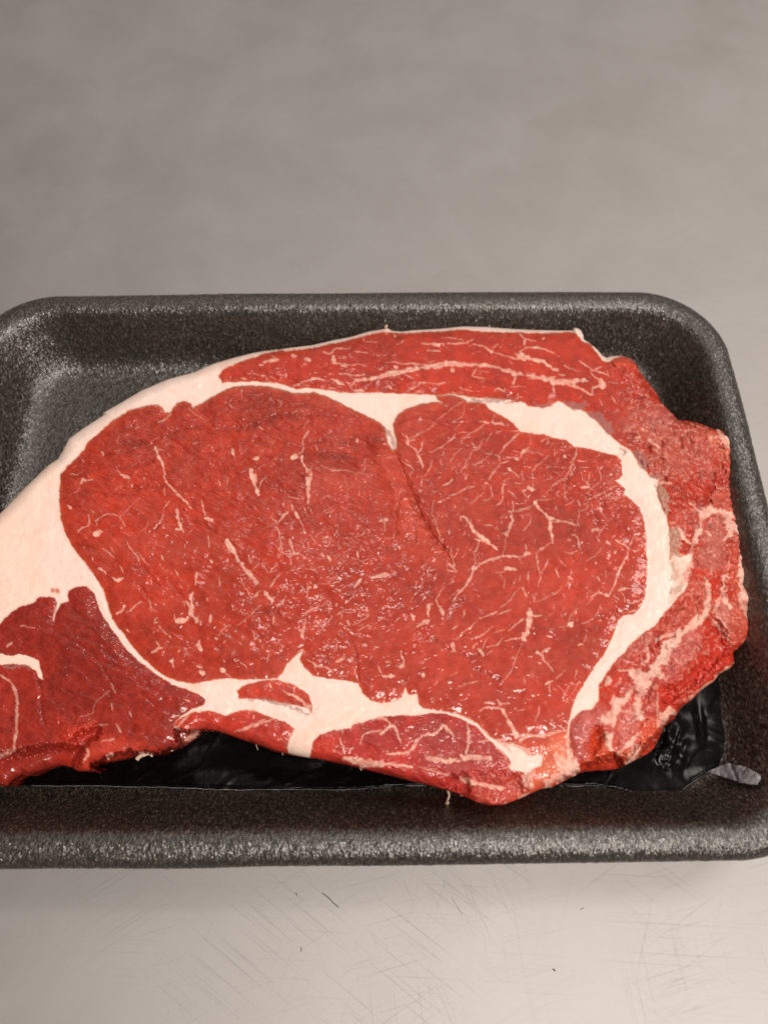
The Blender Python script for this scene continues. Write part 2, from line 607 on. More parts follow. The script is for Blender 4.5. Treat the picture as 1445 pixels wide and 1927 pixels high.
def pad_z(X, Y, S):
    z = PADZ + 0.035 * fbm(X / 90, Y / 90, 60, 3)
    # front edge rides up the start of the wall
    z = z + 0.10 * sst(1440, 1500, Y) + 0.12 * sst(1360, 1415, X) * sst(1100, 1300, Y)
    # crumpled spot beside the meat, and two soft folds
    g1 = np.exp(-(((X - 1252) / 26) ** 2 + ((Y - 1408) / 34) ** 2))
    z = z + g1 * 0.10 * (1 - 2 * np.abs(fbm(X / 16 + Y / 60, Y / 26, 64, 3)))
    g2 = np.exp(-(((X - 1316 - (Y - 1360) * 0.12) / 7) ** 2 + ((Y - 1362) / 34) ** 2))
    z = z + g2 * 0.05
    z = z + 0.008 * sst(0.55, 1, 1 - 2 * np.abs(fbm(X / 70 + Y / 130, Y / 60, 66, 2)))
    z = z + 0.018 * np.exp(-(S / 3.0) ** 2)
    return z


pad = empty('absorbent_pad', (3.0 * CM, 3.0 * CM, 0.4 * CM), 'black plastic absorbent pad with torn front edge under the raw steak', 'absorbent pad')
pv, pf, _ = grid_surface(pad_px, 3.0, pad_z)
ORG = np.array([3.0, 3.0, 0.4])
o = link('pad_film', mesh_np('pad_film', (pv - ORG) * CM, pf[:, ::-1]), M_FILM, pad)
so = o.modifiers.new('thickness', 'SOLIDIFY'); so.thickness = 0.0006; so.offset = -1
fold_px = [(1330, 1453), (1354, 1443), (1370, 1437), (1380, 1440), (1402, 1443), (1418, 1452), (1431, 1460), (1429, 1470), (1424, 1478), (1408, 1476), (1389, 1472), (1360, 1463)]
fold_z = lambda X, Y, S: PADZ + 0.22 + 0.75 * sst(1330, 1440, X) + 0.05 * fbm(X / 14, Y / 10, 71, 3) + 0.07 * np.clip((Y - 1437 - (X - 1330) * 0.1) / 30, 0, 1) \
    - 0.05 * np.exp(-((X - 1382 - (Y - 1455) * .4) / 4) ** 2)
pv, pf, _ = grid_surface(fold_px, 1.5, fold_z)
o = link('folded_corner', mesh_np('folded_corner', (pv - ORG) * CM, pf[:, ::-1]), M_LINING, pad)
o['label'] = 'grey underside of the pad corner folded over'
so = o.modifiers.new('thickness', 'SOLIDIFY'); so.thickness = 0.0003; so.offset = -1
# frayed white edge of the film
fr = []
for pts in [[(60, 1479), (120, 1480), (156, 1479), (230, 1481), (311, 1482), (380, 1485), (450, 1487), (541, 1486), (620, 1487), (674, 1485), (773, 1479), (830, 1480)],
            [(1053, 1479), (1087, 1480), (1114, 1478), (1156, 1485), (1190, 1494), (1224, 1499), (1258, 1499), (1293, 1480), (1330, 1453)],
            [(1373, 1264), (1385, 1312), (1395, 1357), (1399, 1384), (1407, 1415)]]:
    p = smooth_line(pts, 14)
    p[:, 1] += 0.9 * Noise(5)(p[:, 0] / 9, p[:, 1] / 50)
    z = pad_z(p[:, 0], p[:, 1], np.zeros(len(p)))
    x, y = unproj(p[:, 0], p[:, 1], z)
    fr.append((np.stack([x, y, z + 0.004], 1), 0.0045 + 0.006 * np.clip(Noise(9)(p[:, 0] / 13, p[:, 1] / 30), 0, 1)))
fr = [((a - ORG), r) for a, r in fr]
multi_tube('torn_edge', fr, M_LINING, pad)

# ------------------------------------------------------------------ raw steak
TILES = {'A': (100, 720, .2076), 'B': (400, 720, .2076), 'C': (700, 720, .2076), 'D': (950, 780, .2076), 'E': (100, 930, .2076),
         'F': (400, 930, .2076), 'G': (700, 930, .2076), 'H': (950, 980, .2076), 'I': (200, 1120, .2076), 'J': (480, 1130, .2076),
         'K': (760, 1130, .2422), 'L': (400, 610, .2491), 'M': (740, 600, .2491), 'N': (1080, 640, .2353), 'O': (1180, 880, .173),
         'P': (1050, 1120, .263), 'Q': (1130, 716, .3128), 'z1': (950, 1100, .3426), 'z2': (950, 600, .3426), 'z3': (450, 1100, .3806), 'z4': (0, 1050, .346),
         'z5': (0, 540, .3806), 'z6': (500, 580, .346), 'p': (0, 0, 1.0)}


def pts(tile, s):
    x0, y0, k = TILES[tile]
    q = [tuple(map(float, a.split(','))) for a in s.split()]
    return np.array([(x0 + a * k, y0 + b * k) for a, b in q])


def join(*segs):
    return np.vstack([pts(t, s) for t, s in segs])


SIL = join(
    ('z5', '0,1120 30,1090 130,985 240,880 285,850 310,810 320,790 340,750 400,705 470,660 515,630 520,615 600,570 700,510 830,455 960,420 1050,380 1150,350 1250,325 1370,305'),
    ('z6', '0,235 120,215 250,200 370,172 460,155 560,125 640,112 655,105 690,122 740,125 800,118 950,110 1070,97 1200,100 1300,108 1400,115'),
    ('z2', '60,55 180,60 300,62 370,62 380,47 400,50 418,62 432,90 434,112 470,135 510,170 535,200 555,212 590,203 640,200 690,215 720,245 733,272 750,300 790,350 835,410 860,460 900,500 940,540 950,555 1000,555 1060,570 1100,585 1150,605 1200,605 1250,630 1268,660 1272,720 1280,830 1300,890 1325,930 1330,1000 1338,1100 1345,1200 1345,1300 1335,1400'),
    ('z1', '1325,0 1345,30 1357,60 1355,120 1342,170 1350,230 1342,280 1310,322 1280,352 1255,370 1255,400 1262,435 1230,465 1180,490 1150,530 1080,580 1040,622 1000,655 975,672 960,690 930,742 880,775 870,800 845,850 820,900 780,935 720,965 650,1000 600,1020 500,1025 440,1030 400,1045 330,1080 260,1115 200,1125 100,1170 40,1195'),
    ('z3', '1300,1093 1240,1095 1180,1080 1130,1055 1100,1045 1060,1030 1000,1010 900,985 800,960 720,940 620,915 500,885 400,865 330,855 240,835 150,815 100,795 40,772'),
    ('z4', '1380,1010 1300,985 1220,955 1180,940 1130,935 1100,945 1080,970 1040,1000 980,1035 920,1055 870,1075 820,1078 760,1082 700,1090 600,1110 500,1120 492,1160 455,1162 420,1160 385,1140 320,1130 270,1145 220,1160 150,1190 120,1180 95,1195 60,1220 40,1245 0,1243'),
    ('p', '-45,1476 -78,1440 -95,1350 -88,1220 -78,1110 -50,1030 -20,985'))

EYE = join(
    ('z5', '300,930 330,890 420,800 430,770 500,710 560,660 640,610 720,588 780,583 800,595 815,620 840,622 860,595 880,570 920,565 940,575 955,597 1000,575 1050,545 1100,515 1150,495 1220,486 1300,488 1380,503'),
    ('z6', '0,425 80,440 150,462 200,465 260,455 320,475 400,515 480,555 560,590 620,620 650,650 655,700 665,740 690,775 712,765 710,720 697,670 690,630 720,580 770,545 850,520 920,510 955,512 930,490 925,474 1000,472 1060,485 1100,510 1150,513 1195,517 1210,545 1260,575 1330,610 1370,650 1385,680'),
    ('z2', '80,620 140,630 210,635 270,655 340,665 375,700 450,710 540,735 610,750 640,780 645,860 630,880 605,890 640,915 660,940 650,962 700,1000 740,1040 765,1120 775,1200 780,1320 780,1440'),
    ('z1', '780,0 770,60 740,130 700,165 650,170 620,200 600,270 560,360 500,440 450,520 400,600 370,670 350,760 345,800 270,812 200,832 130,832 85,862 60,890 10,880'),
    ('z3', '1350,832 1310,800 1260,765 1230,745 1180,690 1100,650 1040,630 960,622 912,612 890,590 880,545 840,545 820,508 805,560 760,580 720,585 715,572 708,586 650,575 610,540 590,490 530,475 450,465 370,455 320,410 300,370 315,325 285,345 240,390 220,430 185,465 100,470 0,470'),
    ('z4', '1270,655 1160,665 1050,685 980,675 910,650 850,610 780,550 720,480 660,400 610,330 580,230 560,170 530,120 480,50'),
    ('z5', '450,1400 400,1340 355,1280 345,1262 320,1210 300,1140 293,1040 297,970'))

CAP = join(
    ('z5', '1080,440 1092,420 1130,395 1200,365 1320,325 1400,312'),
    ('z6', '120,232 250,215 370,190 460,172 560,142 640,128 700,132 760,134 850,130 950,126 1070,116 1150,124 1300,131 1400,130'),
    ('z2', '60,72 200,80 330,72 385,76 410,96 425,118 470,145 520,205 540,235 575,238 600,215 640,205 700,215 760,300 1000,540 1100,580 1150,598 1205,598 1256,622 1280,660 1282,740 1262,800 1258,880 1260,950 1275,1000 1310,1010 1420,1010 1420,1460'),
    ('z1', '1420,0 1420,400 1280,560 1000,720 900,860 850,900 800,1010 640,1060 560,1060 400,1080 380,1020 355,960 348,880 352,800 365,745 420,695 480,685 515,640 515,560 550,500 600,430 650,380 700,320 760,270 820,230 850,190 900,130 950,70 990,30 1010,-10'),
    ('z2', '960,1440 970,1400 1000,1375 1030,1310 1020,1290 960,1310 930,1290 905,1330 905,1250 902,1150 885,1080 850,1010 832,940 845,882 800,870 760,820 720,775 690,720 640,693 600,660 540,600 480,540 430,500 350,485 320,460 290,452 250,480 200,490 130,480 110,460 80,452 0,465'),
    ('z6', '1360,500 1200,488 1110,483 1060,475 1000,465 940,472 900,470 750,465 600,458 450,460 380,453 300,440 230,432 180,442 130,428 60,405 0,397'),
    ('z5', '1350,475 1250,465 1180,468 1100,472 1095,460'))

TAIL = join(('z4', '-40,400 0,360 60,300 110,265 180,245 210,218 270,208 300,220 310,250 300,290 285,345 292,350 302,300 330,252 372,232 368,205 375,178 420,153 470,155 510,190 530,240 550,300 590,360 640,430 700,510 780,580 860,640 940,690 1020,720 1080,742 1116,770 1110,800 1050,822 980,862 945,910 960,937 1010,938 1080,938 1110,930'),
            ('p', '395,1390 374,1410 300,1445 100,1480 0,1510 -130,1500 -130,1150 -40,1190'))

SLIVER = join(('z3', '-10,525 10,510 50,490 120,475 200,472 280,502 340,545 362,590 360,640 345,612 300,602 200,583 100,567 0,562'))
LOWER = join(('z4', '945,910 975,875 1050,838 1130,828 1190,845 1220,860 1290,838 1330,825 1400,838'),
             ('z3', '30,622 60,620 150,655 230,680 275,715 262,740 248,770 240,800'),
             ('p', '545,1440 450,1412 395,1390 380,1380 345,1376'))
BOTTOM = join(('z3', '352,845 365,780 400,742 470,722 550,712 570,692 620,678 700,657 800,648 870,652 940,637 1020,637 1100,667 1170,702 1215,748 1260,792 1310,832 1345,880 1335,915 1400,930 1432,952 1425,990'),
              ('z1', '40,1170 20,1190 0,1195'),
              ('p', '945,1545 899,1540 853,1520 792,1503 724,1485 686,1475 640,1462 602,1455 583,1445'))
CORNER = join(('z1', '60,890 85,862 130,835 200,835 270,815 343,805 350,880 360,960 385,1080 330,1100 260,1135 200,1145 130,1210 20,1240 0,1190 60,1130 110,1050 150,1020 200,1000 215,940 180,930 130,945 100,910'))

# ---- marbling: (tile, width in tile px, points)
FAT = [
 # upper left of the eye
 ('A', 26, '920,585 950,650 990,745'), ('A', 14, '990,745 1010,800 1015,870 1035,905'), ('A', 13, '1000,605 940,605'), ('A', 22, '1020,900 1060,940 1130,1010 1220,1100'),
 ('A', 9, '1010,940 1010,1020'), ('A', 12, '585,790 625,835'), ('A', 26, '620,835 690,865'), ('A', 30, '255,910 275,875 300,885'), ('A', 14, '290,880 350,885'),
 ('A', 14, '440,620 455,660'), ('A', 12, '740,420 785,400'), ('A', 12, '260,700 280,720'), ('A', 12, '1050,1070 1030,1100'), ('A', 9, '150,830 220,830 260,805'), ('A', 14, '945,365 1010,335 1060,290'),
 ('A', 10, '1270,560 1310,545'), ('A', 9, '1220,230 1340,320'), ('A', 10, '820,855 830,885'),
 ('B', 36, '350,785 365,860 385,930 415,1015'), ('B', 30, '385,830 395,900'), ('B', 12, '425,960 440,900 485,850'), ('B', 26, '185,600 188,650'), ('B', 10, '198,650 200,700'),
 ('B', 30, '380,690 405,690'), ('B', 9, '245,570 243,620'), ('B', 36, '725,690 755,660'), ('B', 14, '755,655 800,630 825,590 820,520 870,440'), ('B', 12, '820,420 865,340'),
 ('B', 20, '810,660 810,710 835,760 870,790'), ('B', 34, '860,790 880,830'), ('B', 40, '865,860 870,950'), ('B', 26, '865,950 866,1085'), ('B', 10, '900,750 885,830 905,880'),
 ('B', 9, '985,745 1050,785 1120,800 1200,790 1290,820 1370,825 1440,880'), ('B', 10, '1385,690 1380,780 1370,825'), ('B', 9, '1300,850 1305,885'),
 ('B', 18, '1305,515 1315,540'), ('B', 14, '945,575 950,610'), ('B', 20, '262,65 270,80'), ('B', 10, '265,80 278,150'), ('B', 10, '160,200 180,240'), ('B', 10, '735,275 765,245'), ('B', 12, '600,190 630,170'),
 ('B', 12, '430,395 455,430'), ('B', 10, '55,880 70,940'), ('B', 8, '130,850 135,910'), ('B', 9, '385,460 390,500'), ('B', 10, '1300,300 1310,320'),
 ('F', 14, '715,85 725,135'), ('F', 20, '720,100 730,130'), ('F', 22, '680,165 640,205 605,245'), ('F', 14, '530,205 560,240 605,260'), ('F', 30, '750,160 775,205'), ('F', 13, '780,205 805,260 835,340'),
 ('F', 14, '825,125 840,160'), ('F', 14, '575,300 605,345 615,440 630,520 640,540'), ('F', 16, '700,415 710,460 740,530'), ('F', 11, '640,540 700,545 750,540'), ('F', 20, '735,530 755,545'),
 ('F', 50, '130,430 165,500'), ('F', 44, '165,490 200,540'), ('F', 34, '205,540 232,605'), ('F', 40, '265,640 330,715'), ('F', 34, '330,715 400,800'), ('F', 26, '470,885 510,930'), ('F', 30, '510,930 545,970'),
 ('F', 12, '260,760 290,840 325,890 345,935'), ('F', 14, '325,550 345,630'), ('F', 10, '420,620 355,695'), ('F', 12, '475,670 495,705 530,700 550,665 590,640'), ('F', 12, '580,620 590,650'),
 ('F', 13, '610,730 560,780 525,845'), ('F', 11, '665,935 610,980 580,1020'), ('F', 12, '440,875 355,940'), ('F', 12, '435,1010 335,1100'), ('F', 10, '820,1100 870,1060 940,1025 1040,995'),
 ('F', 16, '710,580 710,635'), ('F', 12, '860,680 910,685 950,715'), ('F', 20, '1040,555 1070,605'), ('F', 20, '1310,520 1315,580'), ('F', 18, '990,540 1010,560'), ('F', 20, '1000,400 1040,385'),
 ('F', 26, '855,850 875,850'), ('F', 12, '855,805 860,960'), ('F', 26, '925,830 945,835'), ('F', 9, '940,810 1050,815 1150,790'), ('F', 10, '1375,320 1380,350 1340,375 1290,390'), ('F', 10, '1250,445 1290,420'),
 ('F', 12, '1120,360 1130,325'), ('F', 28, '1290,840 1345,770'), ('F', 18, '985,930 995,950'), ('F', 9, '885,370 940,440'), ('F', 9, '865,430 870,480 850,560 830,600'), ('F', 10, '590,555 620,530'),
 ('F', 12, '1060,1070 1060,1040'), ('F', 14, '865,0 862,70'), ('F', 10, '1130,1090 1180,1070'), ('F', 10, '600,870 600,900'), ('F', 12, '65,740 60,830'), ('F', 9, '700,30 780,45'), ('F', 9, '990,40 1060,10'),
 ('G', 30, '0,760 70,745 150,735'), ('G', 36, '75,245 120,225'), ('G', 12, '115,240 120,320'), ('G', 10, '110,400 150,405 200,385'), ('G', 12, '320,250 345,235'), 
 ('E', 12, '385,250 440,205 510,178 570,190 620,230 655,290'), ('E', 9, '390,240 400,290'), ('E', 52, '385,355 410,345'), ('E', 16, '315,185 330,240 320,290'), ('E', 16, '320,290 250,315 220,345'),
 ('E', 10, '215,320 235,350'), ('E', 20, '130,105 160,130'), ('E', 14, '345,145 365,165'), ('E', 30, '1120,140 1130,210'), ('E', 24, '1130,210 1150,290 1180,340'), ('E', 26, '1110,320 1160,310'),
 ('E', 14, '1345,50 1360,120 1375,200'), ('E', 26, '1380,215 1445,240'), ('E', 12, '1110,0 1180,55 1260,140'), ('E', 11, '1050,60 1000,130'), ('E', 12, '990,210 960,260'),
 ('E', 14, '1405,385 1415,480'), ('E', 16, '980,560 1000,600'), ('E', 12, '1100,680 1140,750'), ('E', 16, '1300,715 1295,760 1290,820'), ('E', 24, '410,670 450,690'), ('E', 14, '460,685 485,725'),
 ('E', 22, '540,760 580,785 635,765'), ('E', 12, '440,490 500,525 550,580'), ('E', 9, '515,480 555,525'), ('E', 12, '670,430 710,510 760,560 780,610'), ('E', 9, '790,555 860,640'), ('E', 10, '600,650 640,715'),
 ('E', 14, '350,575 360,605'), ('E', 14, '690,1055 740,1010 790,970'), ('E', 8, '870,960 885,1060'), ('E', 18, '590,1080 630,1050 650,1010'), ('E', 18, '1265,890 1250,980 1265,1050'), ('E', 14, '1205,970 1240,1020'),
 ('E', 16, '1395,940 1400,965'), ('E', 10, '1145,820 1170,855'), ('E', 9, '1030,840 1045,880'), ('E', 16, '1420,600 1440,615'), ('E', 10, '1195,450 1200,490'), ('E', 9, '880,770 890,820'), 
 ('I', 22, '100,165 140,150 165,95'), ('I', 14, '210,145 250,100 315,60'), ('I', 8, '385,45 405,150'), ('I', 12, '435,260 440,230 465,200'), ('I', 20, '185,315 210,335'), ('I', 14, '425,320 430,345'),
 ('I', 26, '770,0 775,90'), ('I', 16, '725,60 750,110'), ('I', 46, '765,110 770,190'), ('I', 50, '650,240 700,230'), ('I', 46, '700,230 760,205'), ('I', 38, '780,190 820,235'), ('I', 16, '850,240 858,270'),
 ('I', 10, '615,175 635,270'), ('I', 20, '945,185 938,250'), ('I', 8, '1395,95 1320,170 1190,280'), ('I', 8, '1130,270 1060,310 1010,365'), ('I', 20, '990,395 1005,400'), ('I', 26, '840,410 848,480'), ('I', 46, '835,470 860,490'),
 ('I', 26, '420,520 470,490 500,480'), ('I', 12, '455,425 480,465'), ('I', 20, '650,520 665,500'), ('I', 12, '600,575 605,655'), ('I', 24, '580,605 600,595'), ('I', 9, '710,535 712,560'), ('I', 10, '690,590 700,605'),
 ('I', 26, '825,645 860,655'), ('I', 34, '850,690 880,710'), ('I', 32, '1040,675 1075,690'), ('I', 12, '1070,695 1130,745'), ('I', 12, '1220,620 1260,640 1275,675'), ('I', 12, '1065,440 1080,415'), ('I', 12, '1320,210 1325,240'),
 ('I', 10, '1410,460 1412,490'), ('I', 9, '610,350 680,400'), ('I', 12, '910,30 920,50'), ('I', 14, '1335,20 1375,0'), ('I', 8, '460,270 590,400'), ('I', 12, '1060,595 1070,610'), ('I', 8, '1335,320 1340,430'),
 ('J', 28, '455,170 445,240 425,290'), ('J', 34, '410,270 440,330'), ('J', 10, '440,130 480,105 550,65 640,35'), ('J', 22, '565,190 600,235'), ('J', 12, '600,235 628,275'), ('J', 14, '700,150 650,205'), ('J', 14, '795,105 780,160'),
 ('J', 12, '680,85 670,120'), ('J', 24, '840,190 850,225'), ('J', 10, '845,225 810,265'), ('J', 10, '1025,145 960,185 880,230'), ('J', 8, '1000,240 920,280'), ('J', 12, '745,130 790,110'), ('J', 14, '740,400 742,460'),
 ('J', 12, '670,385 620,440'), ('J', 26, '740,550 790,535'), ('J', 12, '790,535 830,520'), ('J', 14, '465,535 510,555'), ('J', 18, '510,555 560,595 620,605'), ('J', 14, '620,605 690,635'), ('J', 14, '545,600 545,640'), ('J', 12, '690,635 735,625'),
 ('J', 14, '1325,465 1330,510 1355,555'), ('J', 30, '1300,600 1345,590'), ('J', 14, '1350,560 1350,595'), ('J', 12, '1115,605 1150,670'), ('J', 26, '1160,690 1260,685'), ('J', 10, '1180,555 1230,565'), ('J', 18, '875,520 882,560'), ('J', 14, '900,640 925,720'),
 ('J', 12, '1060,770 1050,810'), ('J', 14, '170,140 165,210'), ('J', 12, '125,480 108,560'), ('J', 12, '60,410 65,435'), ('J', 16, '235,405 255,420'), ('J', 22, '225,455 240,460'), ('J', 12, '750,685 830,690'),
 ('J', 10, '200,60 270,5'), ('J', 8, '0,95 45,45'), ('J', 10, '1385,720 1400,690'), ('J', 10, '1160,175 1175,155'), ('J', 10, '1170,870 1168,920'),
 # right lobe of the eye
 ('C', 9, '330,520 410,470 500,430 560,385 570,360'), ('C', 9, '590,335 680,270 770,200 855,168'), ('C', 22, '310,480 330,560'), ('C', 12, '270,460 310,490'), ('C', 14, '330,560 390,600 410,650'), ('C', 18, '410,650 440,700 460,770'),
 ('C', 16, '455,550 450,590 420,635'), ('C', 9, '430,660 485,640'), ('C', 9, '520,635 590,600 720,520 755,470'), ('C', 8, '720,355 815,305 830,270 835,200'), ('C', 8, '750,435 820,345'),
 ('C', 9, '1020,370 960,425 900,455 840,495 800,545'), ('C', 12, '1090,340 1100,365'), ('C', 9, '1110,290 1095,340'), ('C', 16, '980,345 1060,365'), ('C', 20, '1090,365 1130,375 1190,375'), ('C', 9, '1160,330 1190,380'),
 ('C', 16, '1325,460 1260,515 1190,590'), ('C', 9, '1190,590 1150,650'), ('C', 12, '1110,655 1145,665 1160,720'), ('C', 10, '1160,735 1245,710'), ('C', 12, '1150,750 1090,820 1050,890'), ('C', 22, '1030,905 1045,915'),
 ('C', 8, '1020,920 1010,990 930,1070 900,1100'), ('C', 9, '1075,930 1090,1020 1060,1060 1000,1065'), ('C', 10, '810,595 760,640 705,715'), ('C', 12, '905,605 960,600 995,530'), ('C', 9, '905,610 870,690 850,740'), ('C', 9, '900,540 930,580'),
 ('C', 10, '920,745 980,715 1055,670'), ('C', 9, '870,745 770,830'), ('C', 10, '925,935 860,950 790,990 700,1030'), ('C', 18, '640,930 700,910 725,875'), ('C', 12, '1250,870 1200,895 1185,1000 1175,1070 1140,1105'),
 ('C', 12, '1235,775 1275,805 1330,860'), ('C', 14, '1300,680 1350,670 1365,620 1420,605'), ('C', 26, '1360,635 1385,620'), ('C', 8, '540,700 530,760 480,840 430,850'), ('C', 10, '450,870 445,940'), ('C', 12, '270,720 370,785 330,840'),
 ('C', 9, '1240,970 1310,1050'), ('C', 9, '1080,450 1035,530'), ('C', 22, '1410,940 1440,965'), ('C', 9, '1370,980 1415,1060'), ('C', 9, '655,620 640,655'), ('C', 9, '1130,450 1175,435'), ('C', 10, '620,700 630,750'), ('C', 8, '440,300 425,370'),
 ('C', 9, '760,790 770,820'), ('C', 9, '600,870 625,855'), ('C', 8, '1360,790 1365,880'), ('C', 12, '590,150 640,190'),
 ('D', 26, '270,790 290,830'), ('D', 30, '290,830 350,890 400,940'), ('D', 34, '390,930 430,940'), ('D', 20, '400,950 405,1010 425,1105'), ('D', 16, '440,940 520,965 600,980 630,1000'), ('D', 8, '270,785 330,775 420,765'), ('D', 9, '265,820 150,855 60,885'),
 ('D', 9, '50,905 75,850 75,790'), ('D', 20, '60,910 75,960 45,1040'), ('D', 14, '45,1040 10,1100'), ('D', 9, '390,370 350,420 295,460 250,520 255,590 250,660'), ('D', 26, '205,665 260,680'), ('D', 9, '165,690 200,680'), 
 ('D', 11, '410,670 470,610 560,580'), ('D', 20, '30,490 50,510'), ('D', 14, '50,505 85,530 125,570'), ('D', 10, '625,400 600,460 560,560'), ('D', 12, '650,290 640,380 590,430'), ('D', 10, '765,520 755,620'), ('D', 18, '740,615 755,640'), ('D', 9, '685,510 705,580 740,630'),
 ('D', 14, '680,655 700,665'), ('D', 24, '700,665 760,655'), ('D', 9, '860,610 790,660 750,720'), ('D', 9, '735,770 830,735 920,690 1000,640'), ('D', 8, '730,730 735,790'), ('D', 9, '760,780 740,850 690,880'), ('D', 9, '835,830 880,890 920,950'),
 ('D', 8, '670,870 660,1000'), ('D', 9, '550,820 600,795 630,770'), ('D', 12, '530,720 560,770'), ('D', 9, '460,700 480,740'), ('D', 9, '780,790 795,830'), ('D', 9, '440,515 485,545'), ('D', 26, '540,380 545,385'), ('D', 8, '460,310 445,370'),
 ('D', 8, '235,215 230,270'), ('D', 10, '320,250 375,215 390,240 370,270'), ('D', 12, '35,690 75,730'), ('D', 8, '230,920 230,970 170,1060'), ('D', 12, '660,780 690,830'), ('D', 8, '560,1050 600,1030'), ('D', 9, '830,470 870,550 870,600'), ('D', 8, '910,710 930,760 1000,750'), ('D', 16, '785,1045 850,1050'),
 ('D', 9, '910,740 970,700'), ('D', 22, '90,395 120,405'), ('D', 28, '150,350 170,330'), ('D', 12, '170,325 220,305'), ('D', 12, '520,250 530,270'),
 ('G', 20, '850,210 880,260'), ('G', 34, '880,260 930,340'), ('G', 44, '935,340 1000,400'), ('G', 44, '1000,400 1060,440'), ('G', 20, '1080,460 1140,505'), ('G', 16, '800,200 850,210'), ('G', 10, '795,195 800,235'), ('G', 20, '935,405 975,425'), ('G', 10, '965,440 945,510 915,525'),
 ('G', 9, '925,530 940,600 940,640'), ('G', 22, '910,685 935,650'), ('G', 10, '865,685 910,675'), ('G', 20, '930,690 980,640 1040,610'), ('G', 24, '1040,605 1110,580 1180,565 1320,568'), ('G', 22, '925,695 890,760 850,820'), ('G', 16, '850,820 790,890 730,970'),
 ('G', 26, '1380,560 1400,530'), ('G', 30, '1390,540 1430,540'), ('G', 12, '1340,570 1380,550'), ('G', 9, '1330,570 1360,630'), ('G', 10, '1395,470 1395,520'), ('G', 12, '1240,155 1270,160 1285,70'), ('G', 20, '1260,190 1280,245'), ('G', 26, '1275,240 1240,320'), ('G', 14, '1240,320 1215,360 1185,355'),
 ('G', 8, '1215,370 1200,490 1180,550'), ('G', 8, '1270,170 1445,120'), ('G', 34, '1215,675 1290,680'), ('G', 12, '1120,710 1180,705 1215,680'), ('G', 10, '1150,710 1180,760'), ('G', 14, '710,500 725,580 745,630'), ('G', 16, '700,625 735,670'), ('G', 16, '745,640 735,665 765,700'), ('G', 14, '680,685 740,700'),
 ('G', 20, '500,690 510,740'), ('G', 16, '520,700 570,685'), ('G', 9, '655,845 610,900 580,950'), ('G', 16, '580,950 600,1000 640,1050'), ('G', 22, '640,1060 645,1095'), ('G', 12, '690,815 745,795'), ('G', 24, '520,1000 515,1060'), ('G', 12, '520,1000 555,995'), ('G', 12, '505,1060 510,1105'),
 ('G', 9, '570,50 550,90 545,180 570,230 600,320 620,400 640,450'), ('G', 12, '905,80 935,50 1000,5'), ('G', 8, '1165,230 1195,185'), ('G', 8, '1175,240 1175,280'), ('G', 14, '1010,275 1090,280'), ('G', 9, '1360,335 1400,300 1440,230'), ('G', 8, '1305,755 1280,840'), ('G', 8, '1200,770 1190,850'), ('G', 10, '1340,780 1345,740'),
 ('G', 9, '1160,1030 1250,965 1340,850'), ('G', 12, '1370,850 1395,930 1420,890'), ('G', 9, '1140,1095 1230,1050'), ('G', 9, '1415,700 1415,810'), ('G', 10, '1050,1095 1140,1070'), ('G', 9, '770,880 790,870'), ('G', 9, '740,90 755,125'), ('G', 9, '820,570 850,530'), ('G', 8, '995,530 1000,560'), ('G', 14, '600,70 660,45'), ('G', 12, '1120,105 1170,70 1185,10'),
 ('H', 30, '410,20 405,80'), ('H', 22, '405,80 430,140 435,200'), ('H', 12, '435,200 390,215 350,240'), ('H', 26, '350,240 310,265'), ('H', 14, '310,265 270,295'), ('H', 16, '440,5 560,10 640,45'), ('H', 12, '600,130 640,135 665,180'), ('H', 18, '665,180 670,230 685,250'),
 ('H', 9, '665,265 580,300'), ('H', 12, '575,150 590,190'), ('H', 14, '560,170 600,180'), ('H', 12, '280,300 300,400 320,470'), ('H', 9, '330,470 370,400 395,350'), ('H', 9, '320,480 320,520 300,600'), ('H', 12, '455,435 475,480 490,520'), ('H', 9, '480,330 510,380 550,415'),
 ('H', 9, '605,440 590,510 570,550 555,590'), ('H', 14, '565,515 580,515'), ('H', 8, '530,600 430,670 370,700 290,735'), ('H', 11, '285,655 265,700 262,745'), ('H', 8, '890,230 830,310 720,375'), ('H', 12, '1160,155 1130,230'), ('H', 16, '1125,245 1105,320 1080,370'), ('H', 24, '1075,375 1050,430'), 
 ('H', 18, '1045,435 1010,510'), ('H', 14, '1010,510 985,590 950,670'), ('H', 26, '1110,240 1130,255'), ('H', 10, '1120,235 1060,210 1000,170'), ('H', 18, '1000,172 1030,185'), ('H', 10, '1165,155 1240,165'), ('H', 10, '1140,260 1190,280'), ('H', 24, '850,650 890,665'), ('H', 22, '890,665 940,680'), ('H', 12, '850,650 780,690'), 
 ('H', 10, '855,620 850,650'), ('H', 24, '1035,635 1090,615'), ('H', 14, '1090,615 1190,620'), ('H', 10, '1045,650 1080,690 1090,740'), ('H', 50, '215,830 235,860'), ('H', 46, '220,860 225,930'), ('H', 40, '220,930 200,1010'), ('H', 36, '200,1010 165,1060'), ('H', 18, '255,865 330,860'), ('H', 14, '175,880 130,915 30,1000'),
 ('H', 14, '150,1060 70,1070 0,1090'), ('H', 22, '155,1070 180,1090'), ('H', 26, '225,800 235,820'), ('H', 11, '660,795 600,850 575,910'), ('H', 12, '545,855 555,840'), ('H', 40, '590,945 600,950'), ('H', 8, '490,970 580,950'), ('H', 9, '870,760 850,810 810,880'), ('H', 11, '810,880 760,910 700,935'), ('H', 9, '450,750 440,800'), ('H', 9, '400,860 430,845'),
